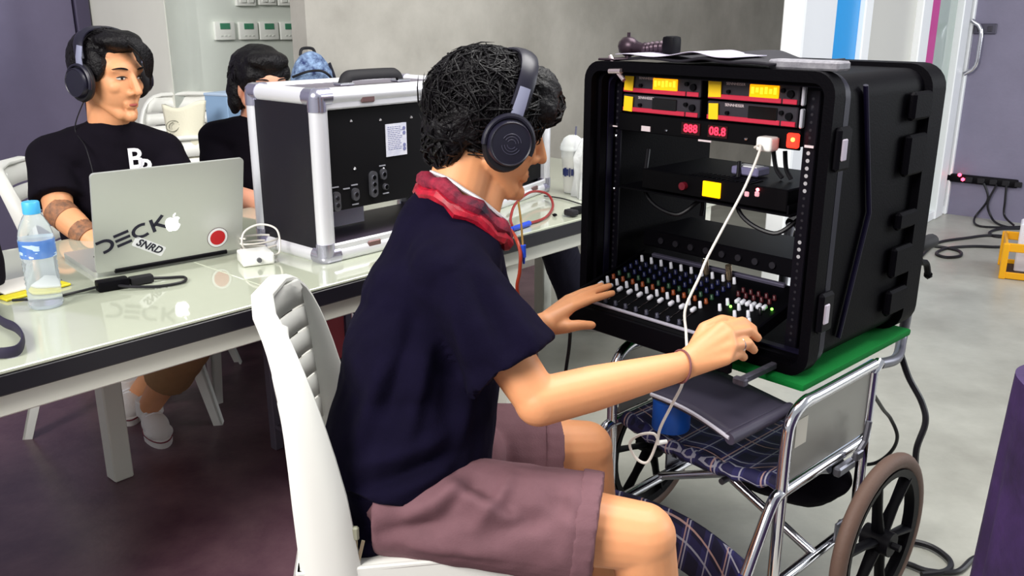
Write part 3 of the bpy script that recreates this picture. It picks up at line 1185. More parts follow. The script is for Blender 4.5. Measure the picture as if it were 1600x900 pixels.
def iced_cup(px, py, label, h=0.155, bagged=False):
    p = Z(px, py, ZT)
    root = empty('iced_drink', (p.x, p.y, ZT), 0, label, 'drink', 'iced drinks at the end of the table')
    MB().lathe([(0.024, 0.001), (0.027, 0.002), (0.040, h - 0.004), (0.042, h), (0.040, h)], 24).build('cup', M_CUP, root)
    MB().lathe([(0.020, 0.005), (0.0255, 0.006), (0.0355, h * 0.80), (0.01, h * 0.82)], 20).build('drink', M_MILK, root)
    MB().lathe([(0.043, h - 0.004), (0.043, h + 0.004), (0.040, h + 0.016), (0.030, h + 0.036), (0.014, h + 0.046)], 24).build('dome_lid', M_CUP, root)
    MB().tube([(0.0, 0.0, 0.03), (0.012, 0.006, h + 0.075)], 0.0034).build('straw', mat('grey_straw', srgb(90, 90, 110), 0.4), root)
    lb_ = MB()
    for k in range(9):
        a = -2.5 + k * 0.22
        lb_.box((0.0385 * math.cos(a), 0.0385 * math.sin(a), h * 0.50), (0.003, 0.0075 if k % 3 else 0.004, 0.030 if k % 2 else 0.022), rot=Matrix.Rotation(a, 3, 'Z'))
    lb_.build('print', mat('navy_print', srgb(30, 40, 92), 0.5), root, False)
    if bagged:
        def bg_(u, v):
            a = 2 * PI * u
            rr = 0.052 + 0.010 * math.sin(5 * a + 3 * v) + 0.006 * math.sin(11 * a)
            rr *= (1.0 if v < 0.7 else 1.0 - (v - 0.7) * 1.6)
            return (rr * math.cos(a), rr * math.sin(a), 0.002 + v * 0.20)
        MB().grid(bg_, 40, 10).build('carrier_bag', M_BAG, root)
    return root


iced_cup(893, 301, 'iced milky drink with dome lid and straw next to the case')
iced_cup(921, 308, 'iced drink in a crinkled clear bag beside the black rack', bagged=True)
p = Z(952, 262, ZT)
bx = empty('dark_laptop', (p.x, p.y, ZT), RT + 0.2, 'dark grey closed device standing behind the iced drinks', 'laptop')
MB().box((0, 0, 0.085), (0.26, 0.016, 0.165), bev=0.006, seg=2, rot=Matrix.Rotation(math.radians(18), 3, 'X')).build('body', mat('dark_slate_plastic', srgb(62, 60, 76), 0.5), bx)
MB().box((0, 0.05, 0.006), (0.26, 0.14, 0.010), bev=0.004).build('stand', mat('dark_slate_plastic', srgb(62, 60, 76), 0.5), bx, False)
# black plug and thin cable lying on the table
p = Z(903, 334, ZT)
pg = empty('power_plug', (p.x, p.y, ZT), RT - 0.1, 'black power plug lying near the front edge of the table', 'plug')
MB().box((0, 0, 0.012), (0.055, 0.024, 0.022), bev=0.006, seg=2).build('plug_body', M_BLACK, pg)
MB().box((-0.045, -0.014, 0.013), (0.030, 0.040, 0.020), bev=0.007, seg=2).build('elbow', M_RUBBER, pg)
MB().ball((-0.085, 0.018, 0.006), 0.009, sub=1, scale=(1, 1, 0.6)).build('loose_cap', M_BLACK, pg)
cable('thin_cable', [Z(x, y, ZT + 0.004) for x, y in ((850, 306), (878, 310), (905, 318), (925, 323), (960, 318))], 0.0022, M_CABLE, 'thin black cable lying past the iced drinks')

# ---- red and yellow patch cables with blue plugs
M_RED = mat('dark_red_cable', srgb(132, 34, 34), 0.45)
M_YEL = mat('ochre_cable', srgb(116, 84, 22), 0.45)
M_BLUEP = mat('blue_plug_plastic', srgb(34, 70, 190), 0.4)


def patch(pts, plug, material, label, r=0.0042):
    root = empty('patch_cable', pts[0], 0, label, 'cable', 'patch cables at the table edge')
    o0 = Vector(pts[0])
    MB().tube([q - o0 for q in catmull(pts, 8)], r).build('cord', material, root)
    a, b = Vector(plug[0]) - o0, Vector(plug[1]) - o0
    dd = (b - a)
    pm = MB().cyl(a, b, 0.0085, 0.0075, seg=12)
    pm.cyl(b, b + dd.normalized() * 0.018, 0.005, 0.003, seg=10)
    pm.build('plug', M_BLUEP, root)
    return root


zt = ZT + 0.006
patch([Z(827, 349, zt), Z(852, 340, zt), Z(864, 322, zt), Z(855, 303, zt + 0.02), Z(830, 300, zt + 0.03), Z(806, 318, zt + 0.03), Z(798, 340, zt + 0.01), Z(800, 352, zt)],
      (Z(827, 349, zt + 0.003), Z(800, 358, zt + 0.003)), M_RED, 'dark red patch cable looping on the table with blue plug')
e1, e2 = W(808, 372, 2.33), W(806, 420, 2.32)
patch([W(810, 316, 2.58), W(814, 345, 2.48), W(816, 372, 2.36), W(817, 385, 2.33)], (W(817, 383, 2.33), W(818, 402, 2.33)), M_YEL, 'thin ochre patch cable hanging over the table edge', 0.0032)
patch([Z(797, 358, zt), W(806, 372, 2.36), W(813, 395, 2.32), W(812, 425, 2.32), W(808, 450, 2.33), W(815, 480, 2.36)],
      (W(815, 480, 2.36), W(817, 500, 2.36)), mat('orange_red_cable', srgb(150, 48, 24), 0.45), 'orange red patch cable hanging down in front of the table', 0.0050)

# ---- equipment stored under the table
p = Z(545, 640, 0.0)
pc = TN(1.02, 0.52)
eq = empty('equipment_rack', (pc.x, pc.y, 0), RT, 'grey equipment rack with red and black modules under the table', 'rack')
M_GREYP = mat('grey_purple_metal', srgb(112, 104, 118), 0.5, metal=0.3)
for x in (-0.16, 0.16):
    for y in (-0.13, 0.13):
        MB().box((x, y, 0.31), (0.03, 0.03, 0.62), bev=0.003).build('post', M_GREYP, eq, False)
for z in (0.08, 0.34, 0.60):
    MB().box((0, 0, z), (0.34, 0.28, 0.014), bev=0.003).build('shelf', M_GREYP, eq, False)
MB().box((-0.095, -0.06, 0.45), (0.07, 0.14, 0.20), bev=0.006).build('module', mat('red_module', srgb(150, 40, 56), 0.5), eq, False)
MB().box((0.05, -0.05, 0.49), (0.10, 0.14, 0.19), bev=0.006).build('module', M_BLACK, eq, False)
MB().box((-0.03, -0.05, 0.44), (0.035, 0.12, 0.19), bev=0.006).build('module', mat('slate_module', srgb(70, 66, 96), 0.5), eq, False)
MB().box((-0.02, -0.08, 0.20), (0.16, 0.12, 0.10), bev=0.01).build('module', M_BLACK, eq, False)
MB().box((-0.02, -0.145, 0.22), (0.045, 0.006, 0.04)).build('tag_plate', M_LINE, eq, False)
MB().cyl((-0.045, -0.146, 0.36), (-0.045, -0.146, 0.58), 0.004).build('chrome_rod', M_CHROME, eq)

# ================================================================== RACK ON THE WHEELCHAIR
RR = Vector((0.684, -0.729, 0)).normalized()
RQ = Vector((-RR.y, RR.x, 0))
RKZ = math.atan2(RR.y, RR.x)
RC = Vector((0.42, 1.995, 0))
RB = 0.612                                        # underside of the rack


def RL(px, py, y=0.0):
    """rack coordinates (x, z above rack base) of a place of the photograph on the rack plane at depth y"""
    p = PL(px, py, RC + RQ * y, RQ) - RC
    return p.dot(RR), p.z - RB


def RWd(x, y, z):
    return RC + RR * x + RQ * y + Vector((0, 0, RB + z))


def rk_empty(name, x, y, z, label, cat, group=None):
    return empty(name, RWd(x, y, z), RKZ, label, cat, group)


RH = 0.615                                        # rack height
X0, X1 = -0.290, 0.340
rack = empty('rack_case', RWd(0, 0, 0), RKZ, 'black moulded equipment rack case standing on the wheelchair', 'rack')


def ring(mb, x0, x1, z0, z1, t, y0, y1, r=0.04, ri=0.02):
    """rounded rectangular frame (open front and back)"""
    cx, cz = (x0 + x1) / 2, (z0 + z1) / 2
    o = rrect(x1 - x0, z1 - z0, r, 6)
    i = rrect(x1 - x0 - 2 * t, z1 - z0 - 2 * t, ri, 6)
    n = len(o)
    vs = []
    for y in (y0, y1):
        for lst in (o, i):
            for p in lst:
                vs.append((cx + p[0], y, cz + p[1]))
    fs = []
    for k in range(n):
        j = (k + 1) % n
        fs.append((k, j, 2 * n + j, 2 * n + k))
        fs.append((n + k, 3 * n + k, 3 * n + j, n + j))
        fs.append((k, n + k, n + j, j))
        fs.append((2 * n + k, 2 * n + j, 3 * n + j, 3 * n + k))
    mb.add(vs, fs)
    return mb


ring(MB(), X0 + 0.012, X1 - 0.012, 0.010, RH - 0.010, 0.020, -0.045, 0.40, 0.045, 0.02).build('shell', M_SHELL, rack)
ring(MB(), X0, X1, 0.0, RH, 0.022, -0.070, -0.030, 0.045, 0.025).build('front_rim', M_SHELL, rack)
ring(MB(), X0 + 0.004, X1 - 0.004, 0.004, RH - 0.004, 0.030, -0.020, 0.000, 0.048, 0.03).build('gasket_rib', mat('dark_violet_plastic', srgb(15, 11, 34), 0.5, spec=0.3), rack)
ring(MB(), X0 - 0.004, X1 + 0.006, -0.0005, RH, 0.030, 0.350, 0.420, 0.055, 0.03).build('rear_rim', M_SHELL, rack)
# moulded ribs on the right side and the diagonal edge line
for (z0, z1) in ((0.06, 0.12), (0.15, 0.22), (0.26, 0.30), (0.38, 0.47), (0.50, 0.56)):
    MB().box((X1 + 0.000, 0.31, (z0 + z1) / 2), (0.018, 0.09, z1 - z0), bev=0.006).build('side_rib', M_SHELL, rack, False)
MB().tube([(X1 - 0.006, 0.06, RH - 0.03), (X1 - 0.004, 0.135, RH * 0.52), (X1 - 0.004, 0.06, 0.06)], 0.008, seg=8, sx=0.6, sy=1.0).build('moulded_edge', mat('dark_violet_plastic', srgb(15, 11, 34), 0.5, spec=0.3), rack)
for z in (0.14, 0.47):
    lt = MB().box((X1 + 0.004, -0.030, z), (0.016, 0.050, 0.085), bev=0.006).build('latch', M_BLACK, rack, False)
    MB().box((X1 + 0.014, -0.040, z), (0.005, 0.018, 0.042), bev=0.002).build('latch_tongue', mat('pale_lilac_metal', srgb(210, 200, 214), 0.3, metal=0.5), lt, False)
    lt = MB().box((X0 - 0.004, -0.030, z), (0.016, 0.050, 0.085), bev=0.006).build('latch', M_BLACK, rack, False)
    MB().box((X0 - 0.013, -0.040, z), (0.005, 0.018, 0.042), bev=0.002).build('latch_tongue', mat('pale_lilac_metal', srgb(210, 200, 214), 0.3, metal=0.5), lt, False)
# rack rails with holes
M_OFFB = mat('dark_hole', srgb(30, 28, 36), 0.5)
M_LIT_HOLE = mat('lit_hole', srgb(235, 235, 240), 0.3, metal=0.6)  # light on the holes beside the open gaps, put into their colour
for s, xx in ((-1, -0.2415), (1, 0.2415)):
    rl = MB()
    rl.box((xx + s * 0.012, 0.012, 0.300), (0.026, 0.004, 0.545))
    rl.box((xx + s * 0.024, 0.030, 0.300), (0.004, 0.036, 0.545))
    ro = rl.build('rack_rail', mat('black_steel_rail', srgb(20, 18, 28), 0.35, metal=0.5), rack, False)
    for k in range(34):
        z = 0.045 + k * 0.0155
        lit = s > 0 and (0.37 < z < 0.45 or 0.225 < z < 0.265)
        MB().cyl((xx + s * 0.012, 0.0095, z), (xx + s * 0.012, 0.0105, z), 0.0042 if lit else 0.003, seg=10).build('rail_hole', M_LIT_HOLE if lit else M_OFFB, ro, False)
for (x, z) in ((-0.257, 0.305), (-0.257, 0.435)):
    MB().ball((x, 0.0085, z), 0.006, sub=1, scale=(1, 0.5, 1)).build('rail_bolt', M_CHROME, rack)

# ---- wireless receivers: two rows of two
M_RXFACE = mat('charcoal_face', srgb(44, 40, 48), 0.45)
M_REDSTRIP = mat('red_front_strip', srgb(196, 44, 70), 0.4)
M_TAPE = mat('yellow_tape', srgb(250, 206, 10), 0.6)
M_AMBER = mat('amber_display', srgb(255, 140, 0), 0.3, emis=1.3, emcol=(1.0, 0.30, 0.0))
M_AMBERD = mat('amber_display_digits', srgb(120, 40, 0), 0.3, emis=1.6, emcol=(1.0, 0.50, 0.02))
M_OFF = mat('display_off', srgb(12, 9, 12), 0.2)
U = 0.0445
Z1 = 1.152 - RB
RXL = ['black receiver with lit amber display at the top left of the rack', 'black receiver with lit amber display at the top right of the rack',
       'black receiver with dark display below the left lit one', 'black receiver with dark display below the right lit one']
k = 0
for row in range(2):
    for side in range(2):
        cx = -0.119 if side == 0 else 0.119
        z0 = Z1 - row * U
        rx = rk_empty('wireless_receiver', cx, 0.0, z0, RXL[k], 'receiver', 'wireless receivers in the rack')
        w = 0.218
        MB().box((0, 0.10, U / 2), (w, 0.19, U - 0.004), bev=0.002).build('housing', M_BLACK, rx, False)
        face = MB().box((0, 0.003, U / 2), (w, 0.008, U - 0.004), bev=0.002).build('front_panel', M_RXFACE, rx, False)
        MB().box((-0.018, -0.0025, 0.0085), (w - 0.040, 0.004, 0.0100), bev=0.001).build('red_strip', M_REDSTRIP, rx, False)
        MB().box((0.0905, -0.0025, 0.0085), (0.032, 0.004, 0.0100), bev=0.001).build('red_strip', M_REDSTRIP, rx, False)
        tw = 0.026 if side == 0 else (0.032 if row == 0 else 0.024)
        tp = MB().box((-w / 2 + 0.020, -0.0055, 0.024 if row == 0 else 0.021), (tw, 0.002, 0.034), rot=Matrix.Rotation(0.05 * (1 - 2 * side), 3, 'Y')).build('tape_marker', M_TAPE, rx, False)
        lit = row == 0
        dx = 0.014 if side == 0 else 0.030
        dp = MB().box((dx, -0.0030, 0.0255), (0.068, 0.004, 0.026), bev=0.001).build('display', M_AMBER if lit else M_OFF, rx, False)
        if lit:
            dg = MB()
            for i in range(6):
                dg.box((dx - 0.026 + i * 0.0105, -0.0052, 0.0265 + 0.0012 * (i % 2)), (0.007, 0.001, 0.014 - 0.004 * (i % 3 == 1)))
            dg.build('segments', M_AMBERD, dp, False)
        text_mb('SENNHEISER', 0.0085, 0.0002, Matrix.Translation((-0.040, -0.0014, 0.0365)) @ RX90).build('brand_lettering', mat('pale_print', srgb(226, 210, 214), 0.5), face, False)
        for (bx_, bz, br) in ((-0.055, 0.020, 0.004), (0.074, 0.030, 0.0045), (0.092, 0.024, 0.0075)):
            MB().cyl((bx_, 0, bz), (bx_, -0.008, bz), br, seg=14).build('knob', M_BLACK, rx)
        if side == 1:
            MB().box((0.2415 - cx, -0.006, U / 2), (0.007, 0.012, U - 0.006), bev=0.002).build('rack_ear', mat('pale_metal', srgb(214, 214, 226), 0.35, metal=0.4), rx, False)
        k += 1
# ---- power conditioner with red digits, switch and white plug
z0 = Z1 - 2 * U
pcn = rk_empty('power_conditioner', 0.0, 0.0, z0, 'black power conditioner with two red number displays and lit red switch', 'power unit')
MB().box((0, 0.10, U / 2), (0.436, 0.20, U - 0.004), bev=0.002).build('housing', M_BLACK, pcn, False)
pf = MB().box((0, 0.002, U / 2), (0.478, 0.006, U - 0.003), bev=0.0015).build('front_panel', mat('gloss_black_panel', srgb(3, 2, 5), 0.5, spec=0.15), pcn, False)
M_LED = mat('red_led', srgb(255, 20, 30), 0.3, emis=3.0, emcol=(1.0, 0.02, 0.05))
for x, s in ((RL(1080, 208)[0], '888'), (RL(1122, 212)[0], '08.8')):
    dw = MB().box((x, -0.0020, U / 2), (0.050, 0.003, 0.026)).build('display_window', mat('dark_red_window', srgb(50, 4, 8), 0.2), pcn, False)
    text_mb(s, 0.025, 0.0006, Matrix.Translation((x, -0.0040, U / 2)) @ RX90, bold=0.0004).build('digits', M_LED, dw, False)
xs = RL(1241, 226)[0]
sw = MB().box((xs, -0.006, U / 2 - 0.001), (0.026, 0.012, 0.030), bev=0.003).build('rocker_switch', mat('lit_red_switch', srgb(255, 30, 20), 0.35, emis=1.4, emcol=(1.0, 0.04, 0.02)), pcn, False)
MB().box((xs + 0.003, -0.0125, U / 2 + 0.002), (0.008, 0.002, 0.008), bev=0.002).build('switch_lamp', mat('orange_lamp', srgb(255, 170, 60), 0.35, emis=4.0, emcol=(1.0, 0.35, 0.05)), sw, False)
for (px, py, a, b) in ((1010, 201, 0.026, 0.012), (1102, 220, 0.034, 0.004), (962, 197, 0.014, 0.003), (1265, 229, 0.020, 0.005)):
    x, z = RL(px, py)
    MB().box((x, -0.0018, z - (z0)), (a, 0.002, b)).build('printed_mark', mat('pale_print', srgb(226, 210, 214), 0.5), pf, False)
for px, py in ((1042, 204), (1167, 217)):
    x, z = RL(px, py)
    MB().ball((x, -0.003, z - z0), 0.0045, sub=1).build('screw', M_CHROME, pf)
x, z = RL(1208, 223)
pl = rk_empty('white_power_plug', x, -0.004, z, 'white plug pushed into the power conditioner next to the red switch', 'plug')
MB().box((0, -0.018, 0), (0.036, 0.034, 0.030), bev=0.007, seg=3).build('plug_body', mat('glossy_white_plastic', srgb(244, 244, 240), 0.2), pl)
MB().box((0, 0.0015, 0), (0.028, 0.004, 0.022)).build('plug_base', M_SWITCH, pl, False)

# ---- shelf with a unit that has a yellow screen
x, z = RL(1113, 296)
zs = z - 0.024
su = rk_empty('sound_processor', 0.03, 0.0, zs, 'black unit with glowing yellow screen on the rack shelf', 'audio unit')
MB().box((0, 0.13, 0.024), (0.380, 0.25, 0.046), bev=0.003).build('housing', M_BLACK, su, False)
MB().box((0, 0.002, 0.024), (0.384, 0.006, 0.047), bev=0.002).build('front_panel', mat('gloss_black_panel', srgb(3, 2, 5), 0.5, spec=0.15), su, False)
MB().box((x - 0.03, -0.003, 0.024), (0.046, 0.005, 0.034), bev=0.001).build('screen', mat('yellow_screen', srgb(255, 190, 0), 0.3, emis=1.7, emcol=(1.0, 0.42, 0.0)), su, False)
for px in (1168, 1184):
    xx, z2 = RL(px, 303)
    MB().box((xx - 0.03, -0.003, z2 - zs), (0.011, 0.005, 0.011), bev=0.002).build('button', mat('pink_lit_button', srgb(200, 150, 160), 0.4, emis=0.4, emcol=(1, 0.4, 0.45)), su, False)
xx, z2 = RL(1185, 296)
MB().ball((xx - 0.03, -0.003, z2 - zs), 0.0042, sub=1).build('indicator_lamp', mat('red_led_bright', srgb(255, 60, 70), 0.3, emis=9.0, emcol=(1.0, 0.1, 0.12)), su)
xx, z2 = RL(1070, 290)
MB().cyl((xx - 0.03, 0, z2 - zs), (xx - 0.03, -0.012, z2 - zs), 0.009, seg=16).build('dial', mat('dark_red_dial', srgb(110, 18, 36), 0.4), su)
for k in range(14):
    MB().box((-0.06 + k * 0.012, 0.03, 0.048), (0.006, 0.05, 0.002)).build('vent_slat', M_BLACK, su, False)
sh = rk_empty('rack_shelf', 0.0, 0.0, zs - 0.006, 'black steel shelf under the unit with the yellow screen', 'shelf')
MB().box((0, 0.16, 0.001), (0.470, 0.33, 0.004)).build('plate', M_BLACK, sh, False)
MB().box((0.225, 0.16, 0.012), (0.004, 0.32, 0.020)).build('side_lip', M_BLACK, sh, False)
# wires standing on the unit, seen against the light
for (a, b, lab) in (((1208, 243), (1222, 282), 'black cord rising behind the unit with the yellow screen, left one'), ((1226, 243), (1236, 284), 'black cord rising behind the unit with the yellow screen, right one')):
    xa, za = RL(a[0], a[1], 0.10)
    xb, zb = RL(b[0], b[1], 0.10)
    cable('signal_cable', [RWd(xa, 0.10, za + 0.01), RWd((xa + xb) / 2 - 0.004, 0.10, (za + zb) / 2), RWd(xb, 0.10, zs + 0.052)], 0.005, M_CABLE, lab, group='cords inside the rack')
gb = rk_empty('grey_adapter', RL(1165, 262, 0.08)[0], 0.10, zs + 0.049, 'small grey adapter block on top of the unit in the rack', 'adapter')
MB().box((0, 0, 0.010), (0.070, 0.05, 0.018), bev=0.003).build('housing', mat('lilac_grey_plastic', srgb(120, 116, 150), 0.4), gb, False)
MB().box((0.0, 0, 0.020), (0.050, 0.03, 0.002)).build('label', M_LINE, gb, False)
# blank panel and lower equipment behind the mixer
zb = 0.152
dv = rk_empty('patch_bay', 0.0, 0.10, zb, 'black patch bay panel behind the mixer', 'audio unit')
MB().box((-0.01, 0.10, 0.022), (0.440, 0.20, 0.043), bev=0.003).build('housing', M_BLACK, dv, False)
for k in range(8):
    MB().cyl((-0.17 + k * 0.045, -0.001, 0.022), (-0.17 + k * 0.045, -0.006, 0.022), 0.008, seg=12).build('jack', M_OFFB, dv)
for i, (xx, lab) in enumerate(((-0.11, 'black cable sagging across the left of the rack interior'), (0.15, 'black cable sagging across the right of the rack interior'))):
    cable('rack_cable', [RWd(xx - 0.10, 0.08, 0.40), RWd(xx - 0.06, 0.03, 0.30), RWd(xx + 0.03, 0.03, 0.265), RWd(xx + 0.07, 0.07, 0.30), RWd(xx + 0.06, 0.09, 0.26)], 0.005, M_CABLE, lab, group='sagging cables in the rack')

# ---- mixer on the pull-out tray
mxw, mxd, mxt = 0.460, 0.300, math.radians(12.5)
mroot = rk_empty('audio_mixer', -0.010, -0.165, 0.672 - RB, 'black audio mixer with rows of knobs and white faders under the hands', 'mixer')
MM = Matrix.Rotation(mxt, 4, 'X')
MB().box((0, mxd / 2, -0.011), (mxw, mxd, 0.022), MM, bev=0.003).build('top_panel', mat('mixer_black', srgb(3, 3, 6), 0.6, spec=0.12), mroot, False)
MB().box((0, 0.004, -0.030), (mxw, 0.014, 0.052), bev=0.003).build('front_apron', M_BLACK, mroot, False)
MB().box((0, 0.014, 0.0035), (mxw - 0.01, 0.008, 0.005), MM, bev=0.001).build('front_strip', mat('silver_lilac_strip', srgb(196, 192, 206), 0.35, metal=0.3), mroot, False)
for s in (-1, 1):
    MB().box((s * (mxw / 2 + 0.003), mxd / 2, -0.008), (0.008, mxd, 0.034), MM, bev=0.003).build('side_cheek', M_BLACK, mroot, False)
kn = MB().lathe([(0.0052, 0.0), (0.0052, 0.003), (0.0042, 0.004), (0.0038, 0.012), (0.0020, 0.0125)], 10).mesh('knob')
kn2 = MB().lathe([(0.0050, 0.0), (0.0044, 0.002), (0.0036, 0.016), (0.0018, 0.0165)], 10).mesh('knob_tall')
cap_m = MB().box((0, 0, 0.0075), (0.010, 0.018, 0.011), bev=0.003).mesh('fader_cap')
slot_m = MB().box((0, 0, 0.0004), (0.003, 0.055, 0.0012)).mesh('fader_slot')
pm_m = MB().box((0, 0, 0.0004), (0.0016, 0.010, 0.0009)).mesh('pointer')
KN = {}
for nm, c in (('white', (226, 226, 236)), ('orange', (138, 64, 28)), ('green', (34, 66, 46)), ('blue', (18, 22, 66)), ('grey', (60, 60, 76)), ('red', (70, 22, 28)), ('black', (12, 11, 16))):
    KN[nm] = mat('knob_' + nm, srgb(*c), 0.35)
_cache = {}


def inst(me, nm, x, y, material, name, z=0.0):
    key = (me.name, nm)
    if key not in _cache:
        m2 = me.copy()
        m2.materials.clear()
        m2.materials.append(material)
        m2.polygons.foreach_set('use_smooth', [True] * len(m2.polygons))
        _cache[key] = m2
    o = bpy.data.objects.new(name, _cache[key])
    COL.objects.link(o)
    o.parent = mroot
    o.matrix_local = MM @ Matrix.Translation((x, y, z))
    return o


chx = [-0.205 + i * 0.0305 for i in range(10)]
rowcol = ['white', 'orange', 'green', 'blue', 'blue', 'blue', 'white']
for ci, x in enumerate(chx):
    for ri, nm in enumerate(rowcol):
        y = 0.118 + ri * 0.0225
        inst(kn2 if nm == 'white' else kn, nm if not (nm == 'white' and ci > 5 and ri == 0) else 'grey', x, y, KN[nm], 'knob')
    inst(slot_m, 'slot', x, 0.060, M_OFF, 'fader_slot')
    inst(cap_m, 'white', x, 0.092, KN['white'], 'fader_cap')
    inst(kn, 'tiny', x + 0.006, 0.032, KN['grey'], 'mute_button')
for i in range(6):
    inst(cap_m, 'white', 0.128 + i * 0.0135, 0.178 - 0.0, KN['white'], 'push_button', -0.003)
for (x, y, nm) in ((0.115, 0.128, 'white'), (0.150, 0.150, 'white'), (0.160, 0.118, 'white'), (0.185, 0.132, 'grey'), (0.200, 0.155, 'black'), (0.205, 0.105, 'grey'), (0.115, 0.158, 'grey'), (0.175, 0.160, 'white')):
    inst(kn2, nm, x, y, KN[nm], 'knob')
for (x, y) in ((0.128, 0.150), (0.212, 0.182)):
    o = MB().ball((x, y, 0.003), 0.0035, MM, sub=1).build('indicator_lamp', mat('green_led', srgb(90, 255, 60), 0.3, emis=4.0, emcol=(0.2, 1.0, 0.08)), mroot)
for i in range(10):
    inst(kn, 'red', 0.112 + (i % 5) * 0.02, 0.205 + (i // 5) * 0.02, KN['red'], 'knob')
MB().box((-0.01, 0.290, 0.004), (mxw - 0.08, 0.012, 0.010), MM, bev=0.002).build('rear_ridge', mat('grey_lilac', srgb(96, 92, 112), 0.4, metal=0.4), mroot, False)
for x, lab in ((-0.02, 'x'), (0.045, 'x')):
    MB().cyl((x, 0.268, 0.0), (x, 0.268, 0.036), 0.008, 0.0075, m=MM, seg=14).build('jack_plug', mat('brassy_chrome', srgb(214, 190, 160), 0.25, metal=0.9), mroot)
# tray rail sticking out to the right
tr = rk_empty('tray_slide', 0.265, -0.19, 0.004, 'grey drawer slide rail beside the green mat', 'rail')
MB().box((0, 0.09, 0.008), (0.014, 0.20, 0.014), bev=0.002).box((0, -0.005, 0.008), (0.030, 0.016, 0.016), bev=0.003).build('rail_body', mat('worn_grey_steel', srgb(96, 92, 104), 0.5, metal=0.5, var=0.3, vscale=60), tr, False)

# ---- white cable from the plug over the mixer, down behind the wrist, to a loop
xp, zp = RL(1200, 226)
wc = empty('charging_cable', RWd(xp, -0.03, zp), 0, 'thin white cord running from the plug across the mixer into a loop', 'cable')
pts = [RWd(xp - 0.012, -0.030, zp - 0.004), W(1188, 232, 1.83), W(1164, 292, 1.80), W(1132, 352, 1.77), W(1104, 405, 1.74), W(1093, 432, 1.72), W(1071, 482, 1.70), W(1072, 520, 1.68),
       W(1073, 560, 1.63), W(1066, 600, 1.58), W(1050, 632, 1.57), W(1032, 668, 1.58), W(1026, 692, 1.60), W(1012, 722, 1.60), W(994, 716, 1.61), W(984, 694, 1.61), W(998, 680, 1.60), W(1022, 678, 1.59), W(1030, 694, 1.59)]
o0 = pts[0]
MB().tube([q - RWd(xp, -0.03, zp) for q in catmull(pts, 7)], 0.0029).build('cord', M_WCABLE, wc)
a = W(1028, 692, 1.59) - RWd(xp, -0.03, zp)
b = W(1041, 690, 1.60) - RWd(xp, -0.03, zp)
MB().cyl(a, b, 0.005, 0.0045).build('end_plug', mat('glossy_white_plastic', srgb(244, 244, 240), 0.2), wc)

# ---- things on top of the rack
ZTOP = RB + RH
cl = rk_empty('lamp_clamp', -0.215, 0.02, RH, 'dark clip-on gooseneck lamp clamped to the top left of the rack', 'lamp')
M_GUN = mat('gunmetal', srgb(58, 44, 54), 0.35, metal=0.6)
MB().ball((-0.02, 0, 0.030), 0.024, scale=(1.2, 0.9, 1)).build('joint', M_GUN, cl)
MB().cyl((-0.02, 0, 0.0), (-0.02, 0, 0.045), 0.008).cyl((-0.02, 0, 0.045), (-0.02, 0, 0.062), 0.004).build('post', M_GUN, cl)
MB().tube(catmull([(-0.02, 0, 0.030), (0.03, 0.0, 0.026), (0.06, 0.0, 0.030), (0.09, 0, 0.032)], 5), [0.012 + 0.003 * (i % 2) for i in range(16)], seg=10).build('arm', M_GUN, cl)
MB().box((0.105, 0, 0.036), (0.032, 0.034, 0.040), bev=0.008, seg=2).build('lamp_head', M_BLACK, cl)
MB().tube([(-0.015, -0.07, 0.010), (0.02, -0.085, -0.022), (0.045, -0.090, -0.040)], 0.005).cyl((0.0, -0.088, -0.022), (0.038, -0.092, -0.020), 0.006).build('clamp_screw', mat('pale_chrome', srgb(220, 200, 204), 0.25, metal=0.8), cl)
MB().box((-0.02, -0.035, 0.003), (0.05, 0.09, 0.005), bev=0.002).build('clamp_plate', M_GUN, cl, False)


def cl_top(u, v):
    x = -0.16 + 0.36 * u
    y = -0.072 + 0.30 * v
    z = 0.004 + 0.012 * math.exp(-((u - 0.55) / 0.12) ** 2) + 0.004 * math.sin(9 * u + 4 * v)
    if v < 0.18:
        z -= 0.0
    return (x, y, z + 0.004)


ct = MB().grid(cl_top, 40, 14)
co_ = one('black_cloth', ct, mat('black_velvet', srgb(18, 14, 26), 0.7), 'black cloth laid over the top of the rack', 'cloth', loc=RWd(0, 0, RH + 0.002), rz=RKZ)
solid(co_, 0.006, 1)
pp = MB().grid(lambda u, v: (-0.19 + 0.30 * u, -0.080 + 0.14 * v, 0.014 + 0.012 * math.exp(-((u - 0.72) / 0.14) ** 2) + 0.002 * math.sin(14 * u)), 30, 6)
po = one('paper_sheet', pp, mat('pale_lilac_paper', srgb(176, 170, 190), 0.6), 'crumpled pale paper lying on the black cloth of the rack', 'paper', loc=RWd(0, 0, RH + 0.002), rz=RKZ)
solid(po, 0.0015, 1)
tp = rk_empty('tape_strip', 0.255, -0.045, RH, 'grey tape strip stuck on the top right of the rack', 'tape')
MB().box((0, 0.02, 0.009), (0.150, 0.05, 0.018), bev=0.004).build('strip', mat('grey_tape', srgb(150, 148, 154), 0.5, col2=srgb(112, 110, 118), vscale=60), tp, False)

# ---- green mat under the rack
gm = one('green_mat', MB().box((0.022, 0.155, -0.0085), (0.655, 0.50, 0.016), bev=0.006, seg=2), mat('green_felt', srgb(8, 112, 46), 0.85, spec=0.2, bump=0.2, bscale=300), 'green felt mat between the rack and the wheelchair', 'mat', loc=RWd(0, 0, 0), rz=RKZ)

